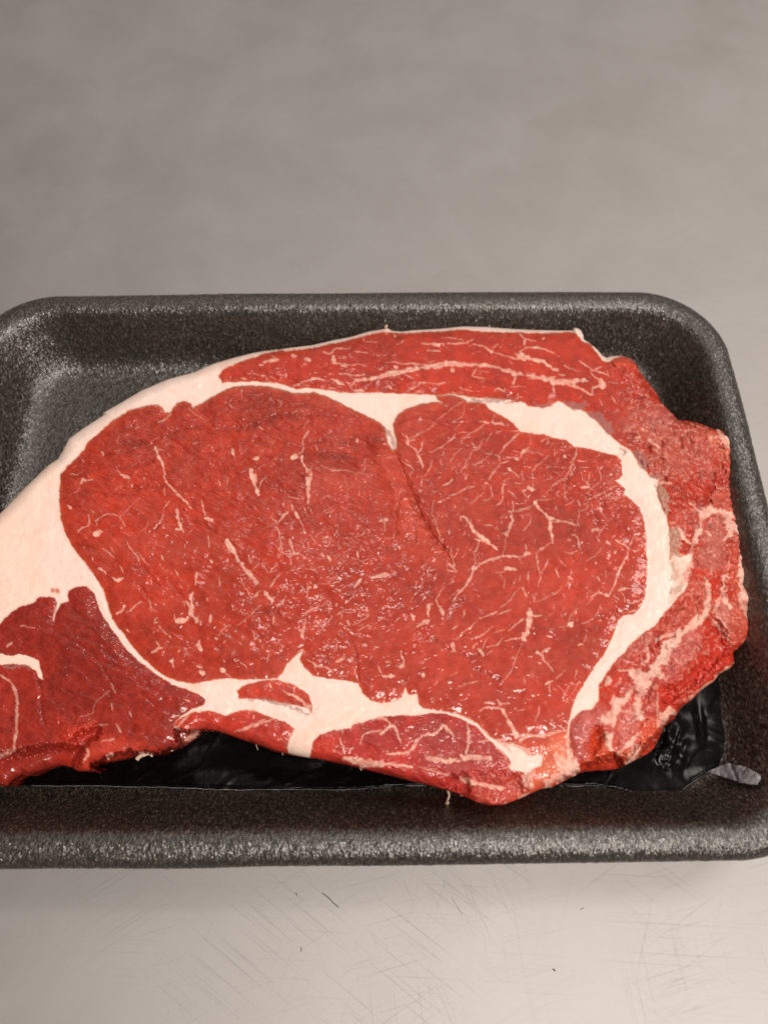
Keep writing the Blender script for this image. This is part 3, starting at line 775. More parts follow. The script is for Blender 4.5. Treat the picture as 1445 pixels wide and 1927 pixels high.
 ('H', 9, '740,1040 710,1100'), ('H', 12, '1120,830 1180,815'), ('H', 9, '1190,515 1165,580'), ('H', 8, '1050,480 1080,520'), ('H', 12, '840,510 860,545'), ('H', 10, '785,85 850,80 850,140'), ('H', 9, '830,140 850,200'), ('H', 8, '230,10 200,60 160,100'), ('H', 12, '185,225 195,270'), ('H', 46, '195,295 215,300'), ('H', 16, '0,325 130,320'), ('H', 9, '130,330 155,390'),
 ('H', 40, '10,435 80,437'), ('H', 9, '100,530 85,580'), ('H', 10, '155,610 200,700'), ('H', 9, '650,910 660,890'), ('H', 9, '750,200 765,215'), ('H', 14, '920,180 930,205'), ('H', 18, '800,90 790,100'), ('H', 8, '910,455 925,520'), ('H', 8, '740,760 800,700'),
 ('K', 16, '185,30 190,130'), ('K', 30, '150,175 190,160'), ('K', 18, '100,205 150,180'), ('K', 14, '250,0 290,80 310,110'), ('K', 30, '383,350 385,390'), ('K', 12, '385,330 390,350'), ('K', 9, '400,305 480,235 560,165'), ('K', 9, '590,138 720,92'), ('K', 8, '730,105 830,75'), ('K', 9, '520,300 620,262 690,200'), ('K', 10, '810,240 930,140'),
 ('K', 10, '530,375 570,330'), ('K', 36, '585,385 610,415'), ('K', 9, '605,380 650,290'), ('K', 9, '640,365 720,345 765,290'), ('K', 9, '700,255 780,225'), ('K', 10, '780,320 860,290'), ('K', 12, '645,425 680,400'), ('K', 9, '910,340 880,420 850,500 820,570 740,665'), ('K', 24, '1030,405 1075,420'), ('K', 16, '1075,400 1130,368'), ('K', 20, '1070,420 1080,460'), ('K', 12, '1080,465 1130,510 1160,560'),
 ('K', 18, '1100,650 1150,630'), ('K', 10, '1130,640 1135,720'), ('K', 9, '1250,545 1180,610'), ('K', 16, '1340,545 1345,550'), ('K', 10, '1335,550 1335,610'), ('K', 14, '1350,350 1390,340'), ('K', 9, '1390,340 1415,280'), ('K', 14, '590,860 620,830'), ('K', 16, '620,832 700,838 760,840'), ('K', 24, '770,850 800,920'), ('K', 34, '810,930 850,1010'), ('K', 34, '850,1010 880,1075'),
 ('K', 10, '750,1050 840,1035'), ('K', 18, '890,1060 960,1035'), ('K', 16, '960,1035 1040,1060 1110,1055 1210,1015'), ('K', 12, '1050,830 1045,890 1020,940'), ('K', 18, '630,795 700,798'), ('K', 26, '725,780 750,810'), ('K', 14, '760,800 815,800'), ('K', 12, '470,80 465,125'), ('K', 14, '380,220 410,195'), ('K', 26, '145,575 150,590'), ('K', 9, '230,660 260,630'), ('K', 10, '430,670 580,625'),
 ('K', 9, '520,570 530,600'), ('K', 9, '930,600 935,640'), ('K', 9, '1360,630 1320,700'), ('K', 22, '60,110 75,150'), ('K', 8, '370,580 415,560'), ('K', 9, '0,500 10,520'), ('K', 10, '880,860 940,850'), ('K', 9, '1200,660 1240,720 1230,790'), ('K', 10, '1280,660 1240,740'),
 # cap (upper strip)
 ('L', 24, '390,285 430,275 490,270'), ('L', 34, '612,240 625,242'), ('L', 26, '700,265 735,268'), ('L', 14, '350,310 380,315'), ('L', 22, '365,385 390,385'), ('L', 16, '210,408 240,412'), ('L', 14, '835,205 880,225 920,190 960,183 1030,187'), ('L', 9, '1030,187 1045,165'), ('L', 26, '910,245 915,285'), ('L', 16, '915,290 960,300 1015,325'),
 ('L', 10, '980,295 1050,305 1110,298 1160,315'), ('L', 9, '1070,210 1170,212'), ('L', 14, '970,372 1060,383 1150,382'), ('L', 18, '610,465 680,440 730,418 800,408 850,425'), ('L', 34, '940,430 990,455'), ('L', 12, '900,415 940,430'), ('L', 14, '1050,465 1080,415'), ('L', 26, '1080,420 1200,415'), ('L', 34, '1200,410 1290,385 1400,362 1445,358'), ('L', 30, '1385,325 1395,328'),
 ('L', 9, '1305,288 1370,285 1440,300'), ('L', 22, '1310,65 1312,70'), ('L', 20, '1375,85 1380,88'), ('L', 9, '1140,95 1140,125'), ('L', 8, '1160,125 1240,135'), ('L', 9, '440,235 480,265'), ('L', 20, '1060,500 1130,500'), ('L', 12, '1320,455 1355,490'), ('L', 14, '820,510 900,515'), ('L', 8, '500,375 570,390'), ('L', 8, '300,370 350,390'), ('L', 8, '1240,235 1260,238'),
 ('M', 34, '0,405 120,385 250,365 330,355'), ('M', 38, '330,350 460,340 560,345'), ('M', 34, '560,345 700,350 800,370'), ('M', 34, '800,370 900,400 1000,425'), ('M', 44, '1000,425 1100,445 1210,455'), ('M', 50, '1200,465 1320,480'), ('M', 34, '1320,470 1380,465 1440,460'), ('M', 26, '1320,495 1400,520 1445,550'), ('M', 12, '60,340 160,340 300,350'), ('M', 12, '270,330 310,315'),
 ('M', 8, '365,138 440,145 510,155 540,178'), ('M', 12, '410,188 500,186 560,180'), ('M', 8, '540,178 600,155'), ('M', 26, '310,195 340,195'), ('M', 12, '220,188 310,192 380,183'), ('M', 10, '260,240 340,242 352,250'), ('M', 12, '605,190 680,205 730,240'), ('M', 24, '730,240 750,248'), ('M', 9, '750,255 830,270 930,300'), ('M', 8, '745,230 790,190'),
 ('M', 44, '950,275 1020,290'), ('M', 26, '1020,295 1110,315 1160,340'), ('M', 26, '1150,335 1200,375 1240,385'), ('M', 12, '905,300 960,298'), ('M', 14, '950,260 1000,220 1010,212'), ('M', 16, '1000,215 1080,218 1150,230'), ('M', 12, '1150,230 1220,262'), ('M', 18, '990,195 990,155'), ('M', 12, '990,150 1070,168'), ('M', 12, '950,110 985,140'),
 ('M', 12, '1290,350 1385,398'), ('M', 12, '630,370 610,400 600,430 690,452'), ('M', 8, '630,395 720,402'), ('M', 16, '870,385 920,430'), ('M', 14, '925,430 905,495'), ('M', 14, '1205,500 1220,550'), ('M', 14, '110,550 190,500 200,480 250,485'), ('M', 8, '250,485 320,488 400,475'), ('M', 14, '765,545 790,530 850,552'), ('M', 26, '445,380 455,390'), ('M', 20, '15,370 30,372'), ('M', 8, '90,425 160,450'), ('M', 10, '445,550 520,600 600,625 660,636'),
 ('M', 8, '510,530 600,545'), ('M', 8, '885,515 1000,510'), ('M', 9, '30,195 80,165'), ('M', 8, '1240,285 1260,285'), ('M', 12, '1250,415 1295,425'), ('M', 8, '340,500 400,480'), ('M', 14, '1130,150 1140,145'),
 ('N', 14, '45,165 100,205 150,240 270,275'), ('N', 14, '130,245 170,300 210,320'), ('N', 36, '205,330 225,365'), ('N', 20, '215,345 160,380'), ('N', 14, '150,370 150,440'), ('N', 22, '0,345 40,325 110,325'), ('N', 18, '0,375 60,390 110,425 155,440'), ('N', 9, '260,235 275,290'), ('N', 9, '275,335 350,345'), ('N', 10, '305,450 340,510'), ('N', 9, '205,470 230,520'),
 ('N', 8, '415,340 440,360'), ('N', 10, '170,235 215,210'), ('N', 14, '560,500 610,530'), ('N', 10, '620,730 665,790 655,830'), ('N', 26, '600,800 650,830'), ('N', 24, '650,830 680,860'), ('N', 10, '680,770 730,810'), ('N', 16, '485,780 530,775'), ('N', 12, '520,740 515,780'),
 # right flap
 ('O', 20, '680,385 740,430'), ('O', 30, '800,470 810,530'), 
 ('O', 36, '755,760 710,850'), ('O', 16, '780,590 740,700'), ('O', 26, '545,650 600,760 650,810'), ('O', 28, '650,810 690,825'), ('O', 30, '870,690 910,740'), ('O', 30, '560,950 640,960'), ('O', 30, '700,900 700,1000'), 
 ('O', 24, '850,1200 860,1330 880,1440'), ('O', 14, '640,1270 560,1400'), ('O', 34, '620,1200 580,1290'), ('O', 16, '840,940 960,890'), ('O', 16, '340,100 350,150'), ('O', 30, '390,160 470,170'), ('O', 30, '350,170 400,150'), ('O', 20, '640,560 610,470'), ('O', 14, '1090,1180 1110,1040 1120,900'), ('O', 16, '720,1370 640,1380'), 
 ('N', 66, '1290,900 1300,1000'), ('N', 54, '1280,1000 1310,1100'), ('N', 26, '1080,790 1180,770 1260,830'), ('z2', 20, '1180,640 1240,720 1262,800'),
 ('P', 20, '500,540 440,540'), ('P', 36, '590,590 590,660'), ('P', 22, '640,380 640,460 600,490'), ('P', 20, '600,460 620,500'),
 ('P', 50, '400,740 390,850'), ('P', 60, '370,850 330,900'), ('P', 60, '330,1010 380,1100'), ('P', 40, '390,940 400,880'), ('P', 50, '450,780 430,830'), ('P', 50, '1080,10 1060,100'), ('P', 30, '1160,20 1110,120'), ('P', 26, '1130,130 1220,250'), ('P', 30, '860,260 700,320'), ('P', 30, '590,980 430,1140'), ('P', 70, '560,1090 500,1200'), ('P', 60, '740,870 820,830'), ('P', 60, '740,900 730,930'), ('P', 16, '710,700 710,960'), ('P', 26, '940,740 1120,610'), ('P', 26, '1120,600 1240,500'),
 ('P', 40, '360,600 340,640'), ('P', 60, '30,1260 100,1180'), ('P', 50, '80,1150 130,1250'), ('P', 30, '65,1050 85,1150'), ('P', 90, '1340,30 1370,160'),
 # lower left, lower edge
 ('z4', 15, '0,640 60,680 90,760 92,860 92,930 75,1030'), ('z4', 30, '0,1075 40,1062 75,1045'), ('z4', 12, '300,260 290,340'), ('z4', 6, '600,720 570,740 520,790 500,850 440,865'), ('z4', 12, '630,905 660,950'), ('z4', 8, '530,910 590,905'), ('z4', 10, '705,840 715,865'), ('z4', 8, '605,790 610,830'), ('z4', 14, '40,480 60,465'), ('z4', 8, '600,680 630,735'),
 ('z4', 14, '1010,775 1025,780'), ('z4', 8, '110,370 185,380'), ('z4', 14, '465,1100 480,1060 470,1040'), ('z4', 20, '590,1080 615,1065'), ('z4', 12, '550,1000 620,985'), ('z4', 26, '1000,1000 1070,960'), ('z4', 12, '960,925 1040,840 1120,830'), ('z4', 10, '1270,950 1370,910 1440,880'),
 ('z3', 16, '685,660 720,665 745,685'), ('z3', 16, '880,770 860,810 830,830'), ('z3', 12, '730,840 830,830 870,790 910,745'), ('z3', 14, '900,748 970,735 1010,700 1050,745'), ('z3', 14, '1130,680 1135,760 1120,840'), ('z3', 26, '1100,855 1230,860'), ('z3', 20, '930,860 1030,870 1090,870'), ('z3', 30, '1230,760 1290,800'), ('z3', 56, '1290,800 1350,830'), ('z3', 76, '1360,850 1400,890'), ('z3', 60, '1350,890 1440,900'),
 ('z3', 12, '1185,780 1240,770'), ('z3', 9, '500,760 520,840'), ('z3', 26, '520,860 600,885'), ('z3', 34, '600,885 700,885'), ('z3', 14, '700,885 850,900'), ('z3', 22, '1100,965 1200,990 1300,1010'), ('z3', 9, '880,900 1050,950'), ('z3', 14, '700,740 760,700 800,780'), ('z3', 9, '600,790 620,740 700,720'), ('z3', 12, '240,540 290,560 340,610'), ('z3', 14, '340,590 355,640'), ('z3', 10, '150,490 160,510'), ('z3', 9, '0,730 100,690 180,660'),
 ('z3', 12, '1040,640 1110,655 1180,695 1240,750'), ('z3', 14, '1430,1030 1380,1060'), ('z1', 30, '20,880 110,920'), ('z1', 40, '110,920 150,990'), ('z1', 14, '200,890 190,960 150,1020'), ('z1', 14, '80,860 130,830 200,830 270,812'), ('z1', 60, '130,1000 130,1100'), ('z1', 60, '290,960 340,1020'), ('z1', 70, '240,1090 310,1050'), ('z1', 16, '340,830 355,900'),
]
GLINT = [('B', 9, '225,395 240,425 290,415 308,380'), ('B', 9, '430,370 455,365 465,335'), ('B', 8, '505,560 550,520 580,490'), ('B', 9, '255,725 320,665'), ('B', 9, '410,675 430,650 465,635'), ('B', 9, '385,795 430,770 480,730'), ('B', 8, '530,715 590,660 630,635'), ('B', 7, '610,590 640,550'), ('B', 10, '95,245 140,205 155,165'), ('B', 9, '35,295 80,260'),
 ('B', 8, '0,665 45,630'), ('B', 7, '450,1080 525,1035'), ('B', 6, '720,965 750,930'), ('B', 7, '1190,995 1250,940 1300,880'), ('B', 7, '725,745 755,725'), ('B', 6, '700,815 790,775'), ('B', 6, '800,295 850,285'), ('B', 6, '630,1050 655,1030'), ('B', 6, '665,400 680,415'),
 ('A', 9, '765,715 820,675'), ('A', 9, '855,635 910,600'), ('A', 9, '725,750 755,730'), ('A', 9, '445,915 490,875'), ('A', 9, '500,835 540,815'), ('A', 10, '505,1015 550,985 575,945'), ('A', 9, '1225,710 1300,645'), ('A', 9, '1335,630 1420,555'), ('A', 9, '1000,525 1050,490 1080,430'), ('A', 9, '950,365 1060,300'), ('A', 8, '1375,350 1420,320'), ('A', 9, '1410,690 1440,660'),
 ('A', 8, '730,820 760,795'), ('A', 8, '1350,1020 1400,975'), ('A', 8, '640,950 730,910'), ('A', 8, '700,1090 780,1045'), ('A', 7, '1060,880 1105,860'), ('A', 7, '890,740 970,735'), ('A', 7, '1130,330 1155,310'), ('A', 7, '1000,690 1040,660'), ('A', 6, '1310,265 1400,200'), ('A', 7, '770,630 800,620'),
 ('E', 9, '610,195 680,125 780,40'), ('E', 12, '790,340 840,300 860,240'), ('E', 9, '460,330 490,315'), ('E', 9, '515,300 580,280'), ('E', 9, '660,375 690,345'), ('E', 9, '945,265 985,230 1000,130 1050,60'), ('E', 10, '1200,380 1270,310'), ('E', 8, '600,480 660,460'), ('E', 7, '1000,710 1050,680'), ('E', 7, '455,105 485,95'),
 ('F', 9, '665,715 720,685 830,650'), ('F', 8, '770,615 830,600'), ('F', 8, '885,245 950,205 1030,150 1100,100 1185,70'), ('F', 10, '980,410 1050,380'), ('F', 8, '95,715 150,660 200,615'), ('F', 8, '340,525 385,495'), ('F', 8, '410,340 480,300 545,260'), ('F', 7, '630,325 700,280'), ('F', 7, '450,70 525,25'), ('F', 7, '165,420 210,355 240,330'), ('F', 7, '100,285 160,240'),
 ('F', 6, '445,515 475,510'), ('F', 6, '630,35 655,15'), ('F', 6, '750,910 830,895'), ('F', 7, '470,365 490,350'), ('F', 7, '185,160 215,140'), ('F', 9, '1390,730 1440,735'), ('F', 6, '570,780 610,730'), ('F', 7, '640,490 680,475'), ('F', 7, '760,520 820,490'), ('F', 7, '10,600 80,565'),
 ('C', 9, '345,520 400,490 460,455 530,410 575,365'), ('C', 9, '590,335 700,250 770,195 850,168'), ('C', 8, '720,358 820,300'), ('C', 7, '755,270 790,235'), ('C', 8, '520,635 590,600 700,525 750,480'), ('C', 9, '900,455 1020,370'), ('C', 8, '800,545 890,470'), ('C', 9, '1190,590 1320,460'), ('C', 7, '705,715 740,670 805,600'), ('C', 8, '920,748 1055,668'), ('C', 8, '775,995 840,955'), ('C', 8, '875,950 930,930'),
 ('C', 8, '700,1025 745,1005'), ('C', 9, '1090,830 1150,755'), ('C', 8, '1195,900 1250,872'), ('C', 7, '375,665 430,655'), ('C', 7, '810,630 880,605'), ('C', 7, '560,800 590,795'), ('C', 7, '440,855 490,830'), ('C', 7, '500,540 540,510'), ('C', 7, '1130,450 1170,435'), ('C', 6, '1180,725 1250,705'), ('C', 7, '250,385 290,370'), ('C', 6, '580,380 605,375'), ('C', 6, '520,250 600,225'),
 ('G', 10, '550,90 545,180 570,230'), ('G', 10, '570,240 600,250'), ('G', 9, '560,350 580,380'), ('G', 9, '590,320 640,450'), ('G', 8, '490,60 500,80'), ('G', 7, '630,150 650,200'), ('G', 8, '500,180 540,210'), ('G', 8, '600,420 610,470'), ('G', 9, '510,130 520,160'),
 ('D', 8, '0,290 60,240 125,170'), ('D', 8, '560,550 600,470 630,410'), ('D', 8, '735,768 860,725 1000,645'), ('D', 8, '920,735 970,700'), ('D', 7, '690,880 755,840'), ('D', 7, '415,665 470,620 560,580'), ('D', 7, '250,520 300,460 390,370'), ('D', 6, '760,415 775,395'), ('D', 6, '585,270 575,290'), ('D', 6, '680,450 700,500'), ('D', 6, '710,385 735,375'), ('D', 7, '930,760 1010,745'),
 ('H', 7, '580,300 665,265'), ('H', 7, '290,735 370,700 430,670 530,600'), ('H', 8, '265,690 285,655'), ('H', 7, '595,860 665,800'), ('H', 8, '835,510 860,550'), ('H', 7, '700,935 800,890'), ('H', 7, '910,910 980,870'), ('H', 6, '270,300 300,340'), ('H', 6, '285,340 300,400'),
 ('K', 8, '400,305 450,262'), ('K', 8, '590,138 720,92'), ('K', 8, '520,300 620,262'), ('K', 9, '155,175 180,180'), ('K', 7, '185,325 230,298'), ('K', 7, '1310,720 1340,650 1380,640'), ('K', 7, '830,460 850,430'), ('K', 7, '945,590 1020,550'), ('K', 7, '1280,165 1350,65')]
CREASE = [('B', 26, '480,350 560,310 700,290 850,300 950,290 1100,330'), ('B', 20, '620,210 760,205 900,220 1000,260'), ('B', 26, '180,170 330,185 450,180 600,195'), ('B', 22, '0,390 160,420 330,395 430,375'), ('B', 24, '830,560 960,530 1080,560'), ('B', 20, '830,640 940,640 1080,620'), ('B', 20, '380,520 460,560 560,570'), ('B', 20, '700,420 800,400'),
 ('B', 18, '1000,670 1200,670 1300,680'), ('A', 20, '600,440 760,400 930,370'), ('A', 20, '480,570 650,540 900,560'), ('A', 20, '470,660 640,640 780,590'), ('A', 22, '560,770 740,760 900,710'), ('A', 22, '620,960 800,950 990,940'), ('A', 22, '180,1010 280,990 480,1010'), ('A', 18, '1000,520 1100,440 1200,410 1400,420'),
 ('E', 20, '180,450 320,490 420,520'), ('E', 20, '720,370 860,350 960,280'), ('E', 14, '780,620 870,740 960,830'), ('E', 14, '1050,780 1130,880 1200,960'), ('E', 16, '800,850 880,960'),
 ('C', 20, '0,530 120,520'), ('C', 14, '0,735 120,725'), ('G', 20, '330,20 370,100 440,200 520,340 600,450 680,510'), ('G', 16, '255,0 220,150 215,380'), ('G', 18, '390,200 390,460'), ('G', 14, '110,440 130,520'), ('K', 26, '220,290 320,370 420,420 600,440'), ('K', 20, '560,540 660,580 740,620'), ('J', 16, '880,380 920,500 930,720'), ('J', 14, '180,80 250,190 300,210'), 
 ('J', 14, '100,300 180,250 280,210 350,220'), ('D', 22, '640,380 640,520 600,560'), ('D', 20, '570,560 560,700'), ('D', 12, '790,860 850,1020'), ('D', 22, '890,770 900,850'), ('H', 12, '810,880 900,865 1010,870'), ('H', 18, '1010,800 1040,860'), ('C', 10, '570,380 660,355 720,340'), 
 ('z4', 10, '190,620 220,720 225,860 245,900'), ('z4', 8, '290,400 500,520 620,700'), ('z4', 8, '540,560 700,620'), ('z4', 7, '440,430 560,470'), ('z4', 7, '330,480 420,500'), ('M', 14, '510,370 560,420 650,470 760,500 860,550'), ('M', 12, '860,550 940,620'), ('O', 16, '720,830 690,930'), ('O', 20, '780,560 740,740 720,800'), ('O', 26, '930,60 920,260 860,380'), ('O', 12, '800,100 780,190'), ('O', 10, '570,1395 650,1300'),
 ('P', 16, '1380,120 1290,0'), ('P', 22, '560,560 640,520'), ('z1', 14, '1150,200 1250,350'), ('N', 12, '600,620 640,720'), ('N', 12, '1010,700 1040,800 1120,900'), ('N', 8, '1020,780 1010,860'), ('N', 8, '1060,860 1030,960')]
# translucent gristle patches
GRISTLE = [join(('z2', '320,458 450,458 442,500 400,497 350,484')), join(('z2', '440,505 520,502 540,535 600,590 602,640 570,635 540,600 500,560')),
           join(('z2', '700,730 760,728 795,790 775,832 730,812')), join(('z2', '820,905 860,895 895,945 905,1060 890,1092 850,1010 832,955')),
           join(('z2', '908,1160 940,1145 965,1200 955,1325 900,1322')), join(('z2', '905,1340 960,1350 970,1400 950,1450 915,1440')), join(('z1', '890,40 950,0 985,-20 980,25 940,55 900,58')),
           join(('z2', '790,840 830,838 850,870 830,890 800,870')), join(('z6', '1105,490 1150,483 1190,492 1188,515 1140,512')), join(('z6', '1190,492 1340,487 1370,500 1200,515')), join(('z2', '150,462 230,458 260,478 200,490')),
           join(('z6', '652,660 665,655 690,700 706,760 690,775 668,735')), join(('z4', '15,590 60,578 150,585 175,605 90,600 40,612')), join(('z3', '30,563 130,560 230,588 350,630 356,650 250,610 130,580'))]
# broader streaks of fat in the ragged right side
STREAK = [join(('Q', q)) for q in (
    '690,285 740,310 790,370 815,480 850,600 882,670 900,740 860,760 835,730 808,700 812,600 800,480 780,400 740,350',
    '540,740 590,765 625,765 660,745 690,775 740,775 790,800 805,850 830,865 845,800 835,740 862,725 880,740 872,900 878,1000 872,1180 870,1270 920,1330 920,1390 880,1375 850,1290 830,1180 845,1000 835,920 800,900 790,950 750,975 770,900 740,830 700,800 650,805 605,850 590,800',
    '600,860 618,900 590,970 555,985 570,930', '455,880 480,890 510,950 545,975 530,985 490,950',
    '440,1085 540,1100 548,1000 565,1120 545,1170 500,1240 440,1320 400,1330 440,1200',
    '625,1180 640,1230 635,1370 590,1410 520,1460 460,1520 430,1570 470,1560 560,1500 640,1430 660,1350 650,1200',
    '725,1180 760,1170 745,1230 765,1310 790,1380 770,1390 730,1300',
    '170,1740 290,1750 350,1660 380,1580 430,1550 480,1560 430,1640 410,1700 350,1720 380,1760 400,1790 330,1780 300,1810 280,1860 250,1927 240,1990 200,1960 215,1840 170,1780',
    '660,1430 700,1460 745,1500 785,1570 760,1560 700,1490')] + [join(('P', q)) for q in (
    '560,690 590,700 600,790 610,880 590,915 560,900 545,850 565,790', '400,740 460,720 540,640 560,660 500,740 450,800 420,860 400,940 330,930 300,900 380,860',
    '330,1010 400,980 380,1050 410,1110 380,1130 340,1070', '40,1240 130,1170 140,1260 60,1300')]
# colour patches on the rough right side: (polygon, colour, strength, softness px)
PATCH = [
 (join(('P', '90,920 140,830 230,810 330,790 360,850 300,940 240,960 210,1050 220,1150 160,1190 90,1150 70,1020')), (.52, .13, .115), .8, 9),
 (join(('P', '240,980 330,970 350,1080 420,1140 300,1190 200,1200')), (.62, .07, .02), .85, 8),
 (join(('P', '720,640 860,640 960,480 1050,420 1060,180 1160,180 1240,330 1260,420 1200,520 1050,640 900,760 760,850 720,900')), (.52, .028, .014), .9, 8),
 (join(('P', '760,480 900,240 1040,220 1040,400 960,470 860,600 780,640')), (.52, .13, .11), .7, 9),
 (join(('P', '400,480 480,380 600,280 760,260 720,340 560,400 450,500')), (.50, .12, .09), .7, 8),
 (join(('P', '600,900 700,900 720,960 680,1040 600,1060 540,980')), (.66, .08, .03), .8, 8),
 (join(('P', '480,1140 620,1020 600,1110 560,1200 480,1230')), (.78, .25, .13), .9, 5),
 (join(('P', '740,870 840,800 820,860 740,940 715,960')), (.74, .36, .27), .9, 4),
 (join(('P', '430,840 500,760 560,800 600,900 540,1000 480,1060 430,1000')), (.54, .15, .12), .7, 9),
 (join(('P', '620,600 760,600 700,700 690,860 610,860')), (.42, .06, .045), .8, 8),
 (join(('P', '880,60 1000,20 1060,40 1040,120 900,230 780,270 720,230')), (.52, .09, .055), .8, 10),
 (join(('P', '1100,60 1200,40 1290,200 1230,280 1130,170')), (.54, .16, .13), .8, 10),
 (join(('P', '1240,0 1340,60 1380,220 1340,330 1250,370 1240,250')), (.60, .12, .075), .8, 10),
 (join(('N', '420,540 700,520 820,700 900,800 1000,950 900,1105 600,1105 520,1000 640,880 480,760 300,700')), (.52, .10, .065), .7, 14),
 (join(('N', '600,640 640,560 760,540 820,640 740,740 660,720')), (.50, .16, .14), .6, 14),
 (join(('N', '980,680 1080,720 1240,830 1300,960 1230,1000 1130,900 1020,780')), (.66, .15, .09), .85, 8),
 (join(('N', '820,640 960,660 1050,780 1130,900 1110,1100 980,1100 960,960 860,780')), (.47, .09, .065), .7, 10),
 (join(('N', '250,135 400,120 500,220 470,280 330,210')), (.62, .07, .03), .8, 10),
 (join(('M', '1240,80 1440,110 1560,240 1640,300 1560,360 1400,250')), (.50, .035, .014), .8, 16),
 (join(('O', '960,250 1000,200 1180,250 1160,460 1100,500 960,440 900,400')), (.54, .10, .065), .8, 10),
 (join(('O', '830,560 1000,520 1080,640 1080,860 1100,1000 1060,1130 900,1150 740,1050 730,920 820,820')), (.50, .13, .10), .8, 10),
 (join(('O', '500,520 640,400 770,470 780,560 740,700 640,700 480,620')), (.50, .085, .06), .7, 10),
 (join(('O', '1150,680 1220,720 1200,1050 1220,1230 1330,1430 1200,1440 1100,1250 1130,900')), (.56, .09, .05), .7, 6),
 (join(('O', '1300,500 1340,900 1320,1200 1300,1300 1270,1150 1300,950 1290,700')), (.62, .10, .05), .85, 5),
 (join(('O', '580,1290 720,1200 860,1220 880,1440 500,1440')), (.54, .10, .065), .7, 10),
 (join(('z4', '310,860 400,880 480,860 540,930 470,985 380,1010 310,1000')), (.52, .035, .016), .7, 9),
 (join(('z4', '480,1010 560,965 700,975 850,1060 700,1070 600,1080 520,1110 495,1165 430,1165 460,1080')), (.52, .045, .02), .7, 8),
 (join(('z1', '240,840 345,810 350,900 380,1000 330,1050 250,1060 210,1110 150,1100 190,1000')), (.70, .17, .085), .85, 10),
 (join(('z3', '1100,940 1300,930 1430,960 1430,1030 1300,1095 1180,1080')), (.48, .075, .05), .7, 8),
 (join(('z3', '950,650 1240,750 1340,880 1200,900 1080,960 900,900 850,750')), (.36, .055, .05), .6, 14),
 (join(('z3', '600,740 760,690 860,740 850,800 760,830 620,830')), (.33, .028, .024), .7, 12),
 (join(('z3', '360,850 370,780 430,740 500,740 480,860')), (.60, .05, .025), .7, 10),
 (join(('p', '700,880 740,850 790,960 850,1060 760,1060 730,960')), (.54, .06, .03), .6, 16),  # orange-lit band beside the lobe seam, light painted as colour
 (join(('B', '900,760 1050,790 1290,825 1440,900 1300,930 1190,1000 930,960')), (.52, .062, .035), .6, 12),
 (join(('z3', '540,700 640,650 480,640 360,650 300,700 240,790 330,850 370,740')), (.86, .55, .41), .8, 12),
]

STEP = 1.45
gxs = np.arange(-108, 1428, STEP); gys = np.arange(600, 1530, STEP)
GX, GY = np.meshgrid(gxs, gys)
GX = GX.astype(np.float32); GY = GY.astype(np.float32)
wx = 2.0 * fbm(GX / 11, GY / 11, 100, 2); wy = 2.0 * fbm(GX / 11, GY / 11, 110, 2)
S0 = poly_sdf(SIL, GX, GY)
ny, nx = GX.shape


def local_sdf(P, pad_=14, X=None, Y=None, warp=0.6):
    """signed distance evaluated only round the polygon; elsewhere very negative"""
    x0, y0 = P.min(0) - pad_; x1, y1 = P.max(0) + pad_
    i0 = int(max(0, (x0 - gxs[0]) / STEP)); i1 = int(min(nx, (x1 - gxs[0]) / STEP + 2))
    j0 = int(max(0, (y0 - gys[0]) / STEP)); j1 = int(min(ny, (y1 - gys[0]) / STEP + 2))
    out = np.full(GX.shape, -99.0, np.float32)
    if i1 <= i0 or j1 <= j0: return out
    sl_ = (slice(j0, j1), slice(i0, i1))
    out[sl_] = poly_sdf(P, GX[sl_] + warp * wx[sl_], GY[sl_] + warp * wy[sl_])
    return out


wid = fbm(GX / 7, GY / 7, 120, 2); blob = 2.2 * fbm(GX / 12, GY / 12, 122, 3)
wx += 1.3 * fbm(GX / 4, GY / 4, 124, 1); wy += 1.3 * fbm(GX / 4, GY / 4, 126, 1)


